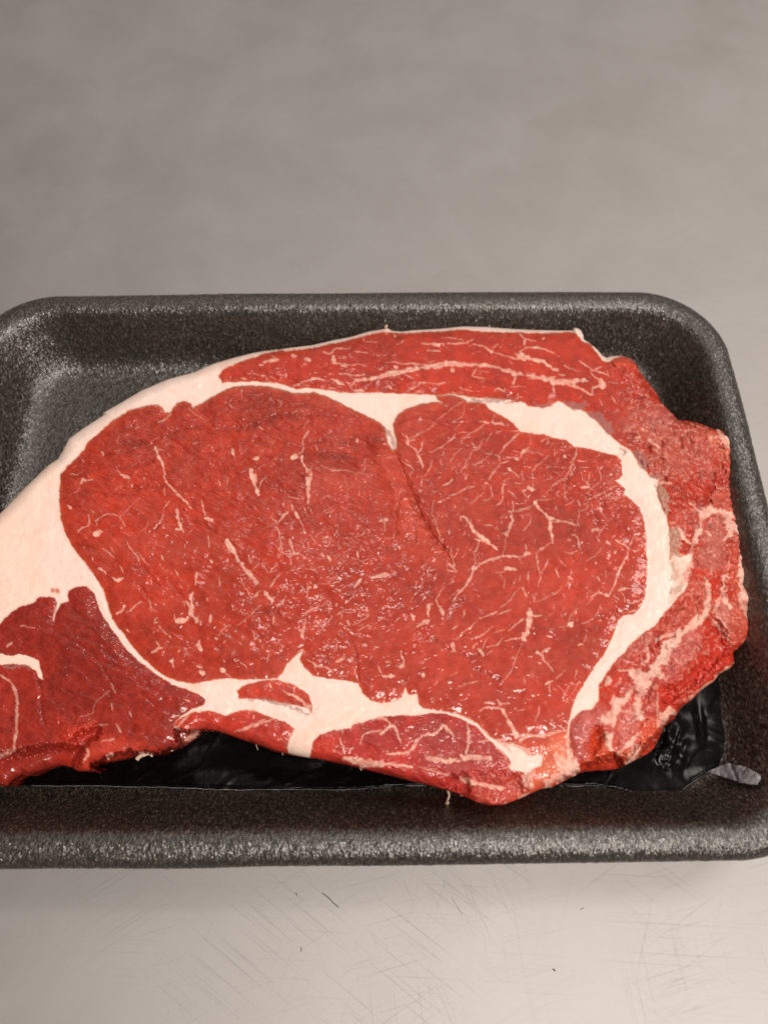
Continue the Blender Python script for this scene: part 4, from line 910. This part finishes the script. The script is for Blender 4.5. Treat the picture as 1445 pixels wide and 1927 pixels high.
def strokes(lst, soft=0.85, wk=1.0, warp=0.7):
    M_ = np.zeros(GX.shape, np.float32)
    for tile, wd, s in lst:
        P = pts(tile, s); k = TILES[tile][2]
        r = max(wd * k * 0.5 * wk, 0.55)
        if len(P) > 2: P = smooth_line(P, 4)
        n = len(P)
        x0, y0 = P.min(0) - r - 5; x1, y1 = P.max(0) + r + 5
        i0 = int(max(0, (x0 - gxs[0]) / STEP)); i1 = int(min(nx, (x1 - gxs[0]) / STEP + 2))
        j0 = int(max(0, (y0 - gys[0]) / STEP)); j1 = int(min(ny, (y1 - gys[0]) / STEP + 2))
        if i1 <= i0 or j1 <= j0: continue
        sl_ = (slice(j0, j1), slice(i0, i1))
        X = GX[sl_] + warp * wx[sl_]; Y = GY[sl_] + warp * wy[sl_]
        m = np.full(X.shape, -9.0, np.float32)
        for i in range(n - 1):
            ax, ay = P[i]; bx, by = P[i + 1]
            ex, ey = bx - ax, by - ay; L = ex * ex + ey * ey + 1e-6
            t = np.clip(((X - ax) * ex + (Y - ay) * ey) / L, 0, 1)
            d = np.sqrt((X - ax - t * ex) ** 2 + (Y - ay - t * ey) ** 2)
            u = (i + t) / (n - 1)
            tp = float(np.interp(r, [1.0, 4.0], [0.40, 0.12]))
            rr = r * (1 - tp + tp * np.sin(np.pi * np.clip(u, 0.02, 0.98)))
            rr = rr * (0.95 + 0.55 * wid[sl_]) + (0.3 * r * blob[sl_] if r > 3 else 0)
            np.maximum(m, rr - d, out=m)
        sf = soft * (1 + 0.12 * min(r, 9))
        a = sst(-sf, sf, m) * (0.88 + 0.3 * wid[sl_]) * float(np.interp(r, [0.5, 1.0, 2.0, 4.0], [0.46, 0.66, 0.93, 1.0]))
        M_[sl_] = np.maximum(M_[sl_], a)
    return M_


sd = {}
for nm_, P in (('eye', EYE), ('cap', CAP), ('tail', TAIL), ('sliver', SLIVER), ('lower', LOWER), ('bottom', BOTTOM), ('corner', CORNER)):
    sd[nm_] = local_sdf(P, 40)
lean_sd = np.max(np.stack(list(sd.values())), 0)
names = list(sd.keys())
which = np.argmax(np.stack(list(sd.values())), 0)
# strip of white fat across the tail muscle
TSTRIP = join(('z4', '-260,510 0,518 60,532 100,523 150,532 210,560 216,600 238,662 215,655 190,610 150,586 80,576 0,582 -260,580'))
tstrip = local_sdf(TSTRIP, 10)

FATM = strokes(FAT)
GLM = strokes(GLINT, soft=0.7, warp=0.4)
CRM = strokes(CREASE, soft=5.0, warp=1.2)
# small random flecks of marbling in the eye and cap
rnd = []
ey = [(x, y) for x, y in zip(RNG.uniform(110, 1215, 5200), RNG.uniform(625, 1380, 5200))]
for x, y in ey:
    j = int((y - gys[0]) / STEP); i = int((x - gxs[0]) / STEP)
    if lean_sd[j, i] < 5 or names[which[j, i]] not in ('eye', 'cap'): continue
    if names[which[j, i]] == 'eye':
        a = math.radians(RNG.choice([100, 95, 115, 125, 35, 70]) + RNG.uniform(-14, 14)) if x < 760 else math.radians(RNG.choice([35, 30, 100, 80, 60]) + RNG.uniform(-15, 15))
        if RNG.rand() < (0.50 if x < 760 else 0.68): continue
    else:
        a = math.radians(RNG.choice([5, -12, 60]) + RNG.uniform(-10, 10))
        if RNG.rand() < 0.62: continue
    L = RNG.uniform(1.5, 6.5) * (1.6 if RNG.rand() < .12 else 1)
    rnd.append(('p', RNG.uniform(0.9, 1.9), '%.1f,%.1f %.1f,%.1f %.1f,%.1f' % (x, y, x + L * .5 * math.cos(a) + RNG.uniform(-.8, .8), y - L * .5 * math.sin(a), x + L * math.cos(a), y - L * math.sin(a))))
RM = strokes(rnd, soft=0.8)
# flecks that stand up from the surface and catch the light (upper half of the eye, right lobe)
rg = []
for x, y in zip(RNG.uniform(120, 1215, 1500), RNG.uniform(745, 1330, 1500)):
    j = int((y - gys[0]) / STEP); i = int((x - gxs[0]) / STEP)
    if lean_sd[j, i] < 8 or names[which[j, i]] != 'eye': continue
    pr = 0.5 if y < 1080 else 0.17
    if RNG.rand() > pr: continue
    a = math.radians(36 + RNG.uniform(-14, 14)); L = RNG.uniform(2, 9)
    rg.append(('p', RNG.uniform(1.0, 1.7), '%.1f,%.1f %.1f,%.1f' % (x, y, x + L * math.cos(a), y - L * math.sin(a))))
RG = strokes(rg, soft=0.7)

# ---- colours (albedo)
def C(*c): return np.array(c, np.float32)
FATC, EYEC, CAPC, TAILC = C(.885, .705, .632), C(.405, .029, .011), C(.43, .026, .008), C(.30, .018, .009)
n1 = fbm(GX / 70, GY / 70, 130, 4)[..., None]; n2 = fbm(GX / 16, GY / 16, 140, 3)[..., None]
nbig = fbm(GX / 150, GY / 110, 135, 2)[..., None]
tone = {'eye': EYEC, 'cap': CAPC, 'tail': TAILC, 'sliver': C(.52, .045, .022), 'lower': C(.50, .036, .02), 'bottom': C(.42, .026, .018), 'corner': C(.56, .07, .035)}
lean = np.zeros(GX.shape + (3,), np.float32)
for k, nm_ in enumerate(names):
    lean[which == k] = tone[nm_]
n3 = fbm(GX / 5 + wy / 3, GY / 7, 145, 2)[..., None]
lean = lean * (1 + 0.24 * nbig + 0.20 * n1 + 0.18 * n2 + 0.16 * n3)
# darker left / paler centre of the eye, its broad sheen painted in; right lobe a shade more crimson
eye_m = (which == names.index('eye')) & (lean_sd > 0)
pale = sst(420, 640, GX) * sst(1180, 900, GX) * sst(800, 950, GY) * 0.25 + 0.1 * sst(900, 1200, GY)
n4 = fbm(GX / 45 + GY / 120, GY / 38, 147, 3)[..., None]
lean = lean + np.clip(n4 * 1.1, 0, .42) * (C(.47, .06, .035) - lean) * eye_m[..., None]
lean = np.where(eye_m[..., None], lean * (1 - pale[..., None]) + C(.46, .048, .028) * pale[..., None], lean)
# orange glow of thin muscle edges, painted into the colour
rimo = np.exp(-(np.maximum(lean_sd, 0) / 5.5) ** 2)[..., None] * np.isin(which, [names.index('eye'), names.index('cap'), names.index('sliver'), names.index('lower')])[..., None]
lean = lean * (1 - 0.45 * rimo) + C(.52, .07, .022) * 0.45 * rimo
nf = fbm(GX / 9 + GY / 60, GY / 30, 250, 3)[..., None]
fatc = FATC * (1 + 0.05 * n1 + 0.05 * n2 + 0.05 * nf)
fatc = fatc + np.clip(n1 * 1.2, 0, .45) * (C(.86, .60, .48) - fatc)
fatc = fatc * (1 - 0.10 * sst(0.15, 0.6, n2) * C(.2, .8, 1.0))
pinkish = sst(240, 0, GX)[..., None] * 0.35
fatc = fatc * (1 - pinkish) + C(.88, .60, .45) * pinkish
for P, c, a, sft in PATCH:
    onf = P[:, 0].min() > 980 and P[:, 0].max() < 1100
    m = (sst(-sft * .9, sft * 1.3, local_sdf(P, sft * 2.5, warp=3.2)) * a)[..., None]
    if not m.any(): continue
    brk = np.clip(1 + 0.7 * n2, 0.3, 1)
    onfat = float(c[1] > 0.5)
    lean = lean * (1 - m * brk) + C(*c) * m * brk
    if onfat or onf: fatc = fatc * (1 - m * .5) + C(*c) * m * .5
fat_region = 1 - sst(-1.9, 1.7, lean_sd)
stain = (np.exp(-(np.maximum(-lean_sd, 0) / 5.0)) * (0.22 + 0.25 * n2[..., 0]) * (lean_sd < 3))[..., None]
fatc = fatc * (1 - np.clip(stain, 0, .5)) + C(.84, .42, .30) * np.clip(stain, 0, .5)
fat_region = np.maximum(fat_region, sst(-1, 1, tstrip))
cap_m = (which == names.index('cap'))
rough_side = cap_m & (GX > 1110)
fatm = np.clip(np.maximum(FATM * np.where(rough_side, 0.80 + 0.35 * n2[..., 0], 0.9), 0), 0, 1)
fatm = np.where(GX < 380, fatm * np.where((which == names.index('tail')), 0.75, 1), fatm)
F1 = np.maximum(fat_region, fatm)
F1 = np.maximum(F1, RM * 0.19)
F1 = np.maximum(F1, np.maximum(GLM * 0.26, RG * 0.13))  # glints painted paler into the colour, on top of their relief
# rough torn flesh to the right: pale frayed fibres
fray = sst(0.18, 0.6, fbm(GX / 6, GY / 6, 150, 3)) * sst(1120, 1240, GX) * cap_m * 0.38
F1 = np.maximum(F1, fray)
f1 = F1[..., None]
vein = C(.80, .40, .315)      # thin fat over red flesh is pinker than thick fat
fcol = np.where((fat_region > 0.5)[..., None], fatc, vein * (1 + .05 * n2))
fcol = fcol * 1.0
wide = sst(0.9, 1.0, FATM)[..., None] * 0.5
fcol = np.where((fat_region > 0.5)[..., None], fcol, fcol * (1 - wide) + C(.84, .56, .43) * wide)
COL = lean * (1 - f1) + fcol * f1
STK = np.zeros(GX.shape, np.float32)
for P in STREAK:
    STK = np.maximum(STK, sst(-3.0, 3.0, local_sdf(P, 12, warp=2.4) + 1.8 * n2[..., 0]))
STK = STK * np.clip(0.86 + 0.5 * n2[..., 0], 0, 1)
COL = COL * (1 - STK[..., None]) + C(.86, .50, .405) * (1 + .10 * n1 + .12 * n3) * STK[..., None]
F1 = np.maximum(F1, STK)
for k, P in enumerate(GRISTLE):
    m = (sst(-1.2, 2.0, local_sdf(P, 8, warp=2.4)))[..., None] * 0.68
    gc = C(.34, .15, .135) if k not in (3, 4, 5, 6) else C(.48, .31, .22)
    gc = gc * (1 + 0.25 * fbm(GX / 3.5, GY / 9, 160 + k, 2)[..., None])
    COL = COL * (1 - m) + gc * m
    F1 = np.where(m[..., 0] > .5, 0.5, F1)
# thin brown line and membrane along the upper edge of the eye
edge_l = np.exp(-((sd['eye'] - 0.5) / 1.8) ** 2) * ((GY < 860) & (GX > 380) & (GX < 900) | (GY < 790) & (GX < 400))
COL = COL * (1 - .6 * edge_l[..., None]) + C(.34, .13, .08) * .6 * edge_l[..., None]
COL = COL * (1 - 0.30 * np.clip(CRM, 0, 1)[..., None])      # shade of the creases painted into the colour
# blood stain and dimple marks
for (x, y, r, c) in [(582, 889, 3.2, (.5, .06, .01)), (108, 1112, 5, (.55, .12, .05)), (99, 1111, 4, (.55, .12, .05)), (434, 1034, 1.6, (.3, .1, .06)), (1336, 990, 2.6, (.12, .08, .07))]:
    m = np.exp(-((GX - x) ** 2 + (GY - y) ** 2) / r ** 2)[..., None]
    COL = COL * (1 - m) + C(*c) * m
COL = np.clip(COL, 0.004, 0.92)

# ---- relief (cm)
ZT = 2.02
z = np.full(GX.shape, ZT, np.float32)
z += 0.05 * fbm(GX / 190, GY / 190, 170, 3)
z += 0.016 * fbm(GX / 34, GY / 34, 180, 3) * sst(-2, 8, lean_sd)
lp = sst(-1, 3, lean_sd)
z += (0.0015 + 0.0015 * lp) * fbm(GX / 8 + GY / 20, GY / 8, 185, 2)
z += 0.010 * lp * fbm(GX / 26 + GY / 40, GY / 14 - GX / 60, 187, 2)
# muscles swell between the fat seams, fat seams swell too
z += 0.05 * sst(-12, 26, lean_sd)
z += 0.02 * sst(0, 14, -lean_sd) + sst(0, 10, -lean_sd) * (0.022 * fbm(GX / 28, GY / 20, 240, 3) + 0.004 * fbm(GX / 6, GY / 9, 244, 2))
z += 0.006 * FATM * (1 - fat_region) + 0.016 * GLM + 0.012 * RG + 0.002 * RM
z -= 0.036 * CRM
z += 0.022 * STK
# ridge steps running across the upper eye
ridge = np.abs((fbm(GX / 60 + GY / 300, GY / 17, 190, 2)))
z += 0.016 * sst(0.3, 0.0, ridge) * sst(1000, 780, GY) * eye_m
# frayed right side
rs = sst(1130, 1260, GX) * cap_m * sst(-2, 4, lean_sd)
z += rs * (0.075 * fbm(GX / 15, GY / 15, 200, 4) + 0.02 * fbm(GX / 5, GY / 5, 205, 2))
z -= 0.55 * sst(1250, 1430, GX) * sst(760, 900, GY)
# seam between the two lobes
seam = strokes([('p', 10, '742,846 760,890 775,930 800,985 830,1030 850,1060')], soft=5, warp=1)
seam2 = strokes([('p', 3, '742,846 760,890 775,930 800,985 830,1030 850,1060')], soft=2.0, warp=1)
z -= 0.05 * seam + 0.018 * seam2
z += 0.05 * sst(30, 0, np.abs(GX - (700 + (GY - 800) * .35))) * sst(790, 840, GY) * sst(1060, 960, GY) * (GX < 742 + (GY - 846) * .5)


def lower(P, depth, soft):
    global z
    z = z - depth * sst(-soft * .3, soft, local_sdf(P, soft * 2, warp=2.5))


lower(join(('z4', '-100,1060 75,1045 110,1040 250,1022 310,1008 380,1014 460,985 540,935 560,960 500,985 470,1040 455,1100 410,1160 330,1250 -100,1300')), 0.40, 20)
lower(join(('z4', '400,960 530,905 560,940 500,985 440,1010 380,1010')), 0.2, 10)
lower(join(('z4', '505,1120 560,1090 640,1062 700,1050 780,1058 850,1068 980,1020 945,935 1010,938 1150,930 1120,1100 600,1180 480,1180')), 0.55, 7)
lower(join(('P', '-20,1340 140,1250 230,1200 330,1150 430,1150 470,1225 560,1190 620,1070 700,980 730,940 850,830 900,790 950,800 800,1000 600,1260 200,1400')), 0.42, 12)
lower(join(('P', '740,640 860,650 960,500 1050,420 1060,200 1150,170 1240,330 1240,440 1050,600 900,730 730,830')), 0.28, 22)
lower(join(('P', '280,930 340,1000 300,1100 240,1180 210,1100 230,1000')), 0.22, 16)
lower(join(('O', '870,400 920,280 930,40 960,40 950,260 900,410')), 0.16, 8)
lower(join(('z3', '1000,1010 1040,940 1120,935 1150,1000 1130,1050')), 0.22, 12)
lower(join(('D', '1030,290 1100,320 1060,390 1015,380')), 0.1, 4)
# raised lumps
lower(join(('z4', '310,870 400,880 480,862 530,930 440,985 340,1000')), -0.10, 18)
lower(join(('P', '480,1160 600,1040 640,1060 560,1200 480,1220')), -0.22, 12)
lower(join(('N', '1060,700 1180,760 1290,900 1300,1100 1200,1100 1180,900')), -0.2, 26)
lower(join(('N', '280,160 400,125 500,230 420,280')), -0.1, 16)
lower(join(('z3', '1160,930 1420,930 1420,1060 1200,1090')), 0.18, 30)
for P, c, a, sft in PATCH[:12]:
    z = z + 0.02 * sst(0, 12, local_sdf(P, 20, warp=3))
# rounded cut edge, fuller along the near side
edge_r = np.where(GY > 1150, 30.0, 20.0) * (1 + 0.35 * fbm(GX / 60, GY / 60, 210, 2))
e = np.clip(1 - np.maximum(S0, 0) / edge_r, 0, 1)
z -= 0.33 * (1 - np.sqrt(np.clip(1 - e ** 2, 0, 1)))
z = np.maximum(z, 0.72)

# ---- build the mesh, split by tissue
inside = S0 > -0.35 * STEP
cell = inside[:-1, :-1] & inside[1:, :-1] & inside[:-1, 1:] & inside[1:, 1:]
cnt = np.zeros(inside.shape, int)
cnt[:-1, :-1] += cell; cnt[1:, :-1] += cell; cnt[:-1, 1:] += cell; cnt[1:, 1:] += cell
use = cnt > 0
rim = use & (cnt < 4)
gy_, gx_ = np.gradient(S0, STEP)
gl = np.hypot(gx_, gy_) + 1e-6
nxn, nyn = -gx_ / gl, -gy_ / gl                # outward, photo axes
PX = np.where(rim, GX - S0 * gx_ / gl, GX); PY = np.where(rim, GY - S0 * gy_ / gl, GY)
ids = -np.ones(inside.shape, int); ids[use] = np.arange(use.sum())
x, y = unproj(PX[use], PY[use], z[use])
TOP = np.stack([x, y, z[use]], 1).astype(np.float64)
COLV = COL[use]; FATV = F1[use]
ROUGHV = (np.clip(0.18 - 0.14 * sst(900, 1080, GY) * eye_m + 0.8 * rs + 0.35 * sst(1180, 1380, GY) * sst(0.4, 0.0, fat_region) * (which == names.index('bottom')) + 0.25 * eye_m * sst(1150, 850, GY), 0, 1) * (1 - 0.85 * fat_region))[use]
jj, ii = np.nonzero(cell)
FQ = np.stack([ids[jj, ii], ids[jj + 1, ii], ids[jj + 1, ii + 1], ids[jj, ii + 1]], 1)
lab = np.where(lean_sd > 0, which, len(names))
lab = np.where(tstrip > 0, len(names), lab)
flab = lab[jj, ii]
# skirt: boundary edges, walked as directed edges of the top faces
E_ = np.concatenate([np.stack([FQ[:, k], FQ[:, (k + 1) % 4]], 1) for k in range(4)])
EL = np.tile(flab, 4)
key = E_[:, 0].astype(np.int64) * len(TOP) + E_[:, 1]; rk = E_[:, 1].astype(np.int64) * len(TOP) + E_[:, 0]
isb = ~np.isin(key, rk)
BE, BL = E_[isb], EL[isb]
bv = np.unique(BE)
bmap = -np.ones(len(TOP), int); bmap[bv] = np.arange(len(bv))
OUT = np.stack([nxn[use][bv], -nyn[use][bv]], 1)
NR = 12
base_z = 0.42
VV = [TOP]; CC = [COLV]; FF_ = [FATV]; RR = [ROUGHV]
skirt_ids = [bv]
tb = TOP[bv]
for k in range(1, NR + 1):
    t = k / NR
    zz = tb[:, 2] * (1 - t) + base_z * t
    wob = 0.05 * fbm(tb[:, 0] * 1.6 + 3, tb[:, 1] * 1.6 + t * 2.5, 220, 3)
    off = -0.22 * t * t + wob * min(1, 3 * t) - 0.02
    p = np.column_stack([tb[:, 0] + OUT[:, 0] * off, tb[:, 1] + OUT[:, 1] * off, zz])
    VV.append(p)
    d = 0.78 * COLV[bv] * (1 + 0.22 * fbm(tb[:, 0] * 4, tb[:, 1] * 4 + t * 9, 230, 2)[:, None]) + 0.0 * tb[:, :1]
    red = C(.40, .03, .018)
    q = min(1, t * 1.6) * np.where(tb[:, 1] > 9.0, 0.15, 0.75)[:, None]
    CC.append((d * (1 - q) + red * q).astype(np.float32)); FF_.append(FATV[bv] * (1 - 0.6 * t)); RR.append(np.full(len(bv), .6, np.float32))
    skirt_ids.append(np.arange(len(bv)) + len(TOP) + (k - 1) * len(bv))
ALL = np.vstack(VV); CA = np.vstack(CC); FA = np.concatenate(FF_); RA = np.concatenate(RR)
SF, SL = [], []
for k in range(NR):
    a, b = skirt_ids[k], skirt_ids[k + 1]
    i0, i1 = bmap[BE[:, 0]], bmap[BE[:, 1]]
    SF.append(np.stack([a[i1], a[i0], b[i0], b[i1]], 1)); SL.append(BL)
FALL = np.vstack([FQ] + SF); LALL = np.concatenate([flab] + SL)
# shared vertex normals so that neighbouring tissues shade as one surface
v0, v1, v2, v3 = (ALL[FALL[:, k]] for k in range(4))
fn = np.cross(v2 - v0, v3 - v1)
VN = np.zeros_like(ALL)
for k in range(4):
    for c_ in range(3):
        VN[:, c_] += np.bincount(FALL[:, k], fn[:, c_], len(ALL))
VN /= np.linalg.norm(VN, axis=1)[:, None] + 1e-12

SO = np.array([4.5, 6.0, 0.4])
steak = empty('raw_steak', tuple(SO * CM), 'thick raw marbled rib steak with a creamy white fat edge lying in the black tray', 'steak')
part_names = {'eye': 'eye_muscle', 'cap': 'cap_muscle', 'tail': 'tail_muscle', 'sliver': 'muscle_sliver', 'lower': 'lower_muscle', 'bottom': 'bottom_muscle', 'corner': 'corner_muscle'}
for k in range(len(names) + 1):
    sel = FALL[LALL == k]
    if not len(sel): continue
    vi, inv = np.unique(sel, return_inverse=True)
    nm_ = part_names[names[k]] if k < len(names) else 'fat_layer'
    me = mesh_np(nm_, (ALL[vi] - SO) * CM, inv.reshape(-1, 4))
    a = me.attributes.new('flesh_colour', 'FLOAT_COLOR', 'POINT')
    a.data.foreach_set('color', np.column_stack([CA[vi], np.ones(len(vi))]).astype(np.float32).ravel())
    a = me.attributes.new('fat_glint_amount', 'FLOAT', 'POINT'); a.data.foreach_set('value', FA[vi].astype(np.float32))
    a = me.attributes.new('rough_flesh', 'FLOAT', 'POINT'); a.data.foreach_set('value', RA[vi].astype(np.float32))
    me.normals_split_custom_set_from_vertices(VN[vi].astype(np.float32))
    link(nm_, me, M_MEAT, steak)

# loose shreds of fat and sinew along the near edge
shr = []
for P_, r, z0, z1 in [([(842, 1488), (845, 1497), (842, 1506), (840, 1512)], .028, 1.5, 1.0), ([(839, 1509), (842, 1512), (840, 1514)], .05, 1.0, 1.0),
                      ([(482, 1402), (485, 1411)], .012, 1.4, 1.2), ([(531, 1416), (532, 1421)], .014, 1.5, 1.3),
                      ([(257, 1430), (264, 1423), (272, 1420), (280, 1417)], .05, 1.4, 1.4), ([(284, 1424), (288, 1417), (291, 1416)], .04, 1.4, 1.4),
                      ([(203, 1428), (213, 1423)], .04, 1.35, 1.35), ([(321, 1411), (326, 1412)], .035, 1.3, 1.3), ([(676, 1443), (680, 1450)], .015, 1.5, 1.3),
                      ([(195, 783), (198, 776), (204, 779)], .02, 1.7, 1.75), ([(121, 843), (124, 848)], .02, 1.7, 1.75), ([(724, 616), (728, 611), (727, 620)], .018, 1.8, 1.85),
                      ([(920, 612), (922, 616)], .018, 1.8, 1.85), ([(867, 1494), (871, 1496)], .045, 1.45, 1.45)]:
    p = smooth_line(P_, 5) if len(P_) > 2 else np.array(P_, float)
    zz = np.linspace(z0, z1, len(p))
    x, y = unproj(p[:, 0], p[:, 1], zz)
    shr.append((np.stack([x, y, zz], 1) - SO, r))
multi_tube('fat_shred', shr, M_TRIM, steak, 'stuff')
print('verts', len(ALL), 'faces', len(FALL))
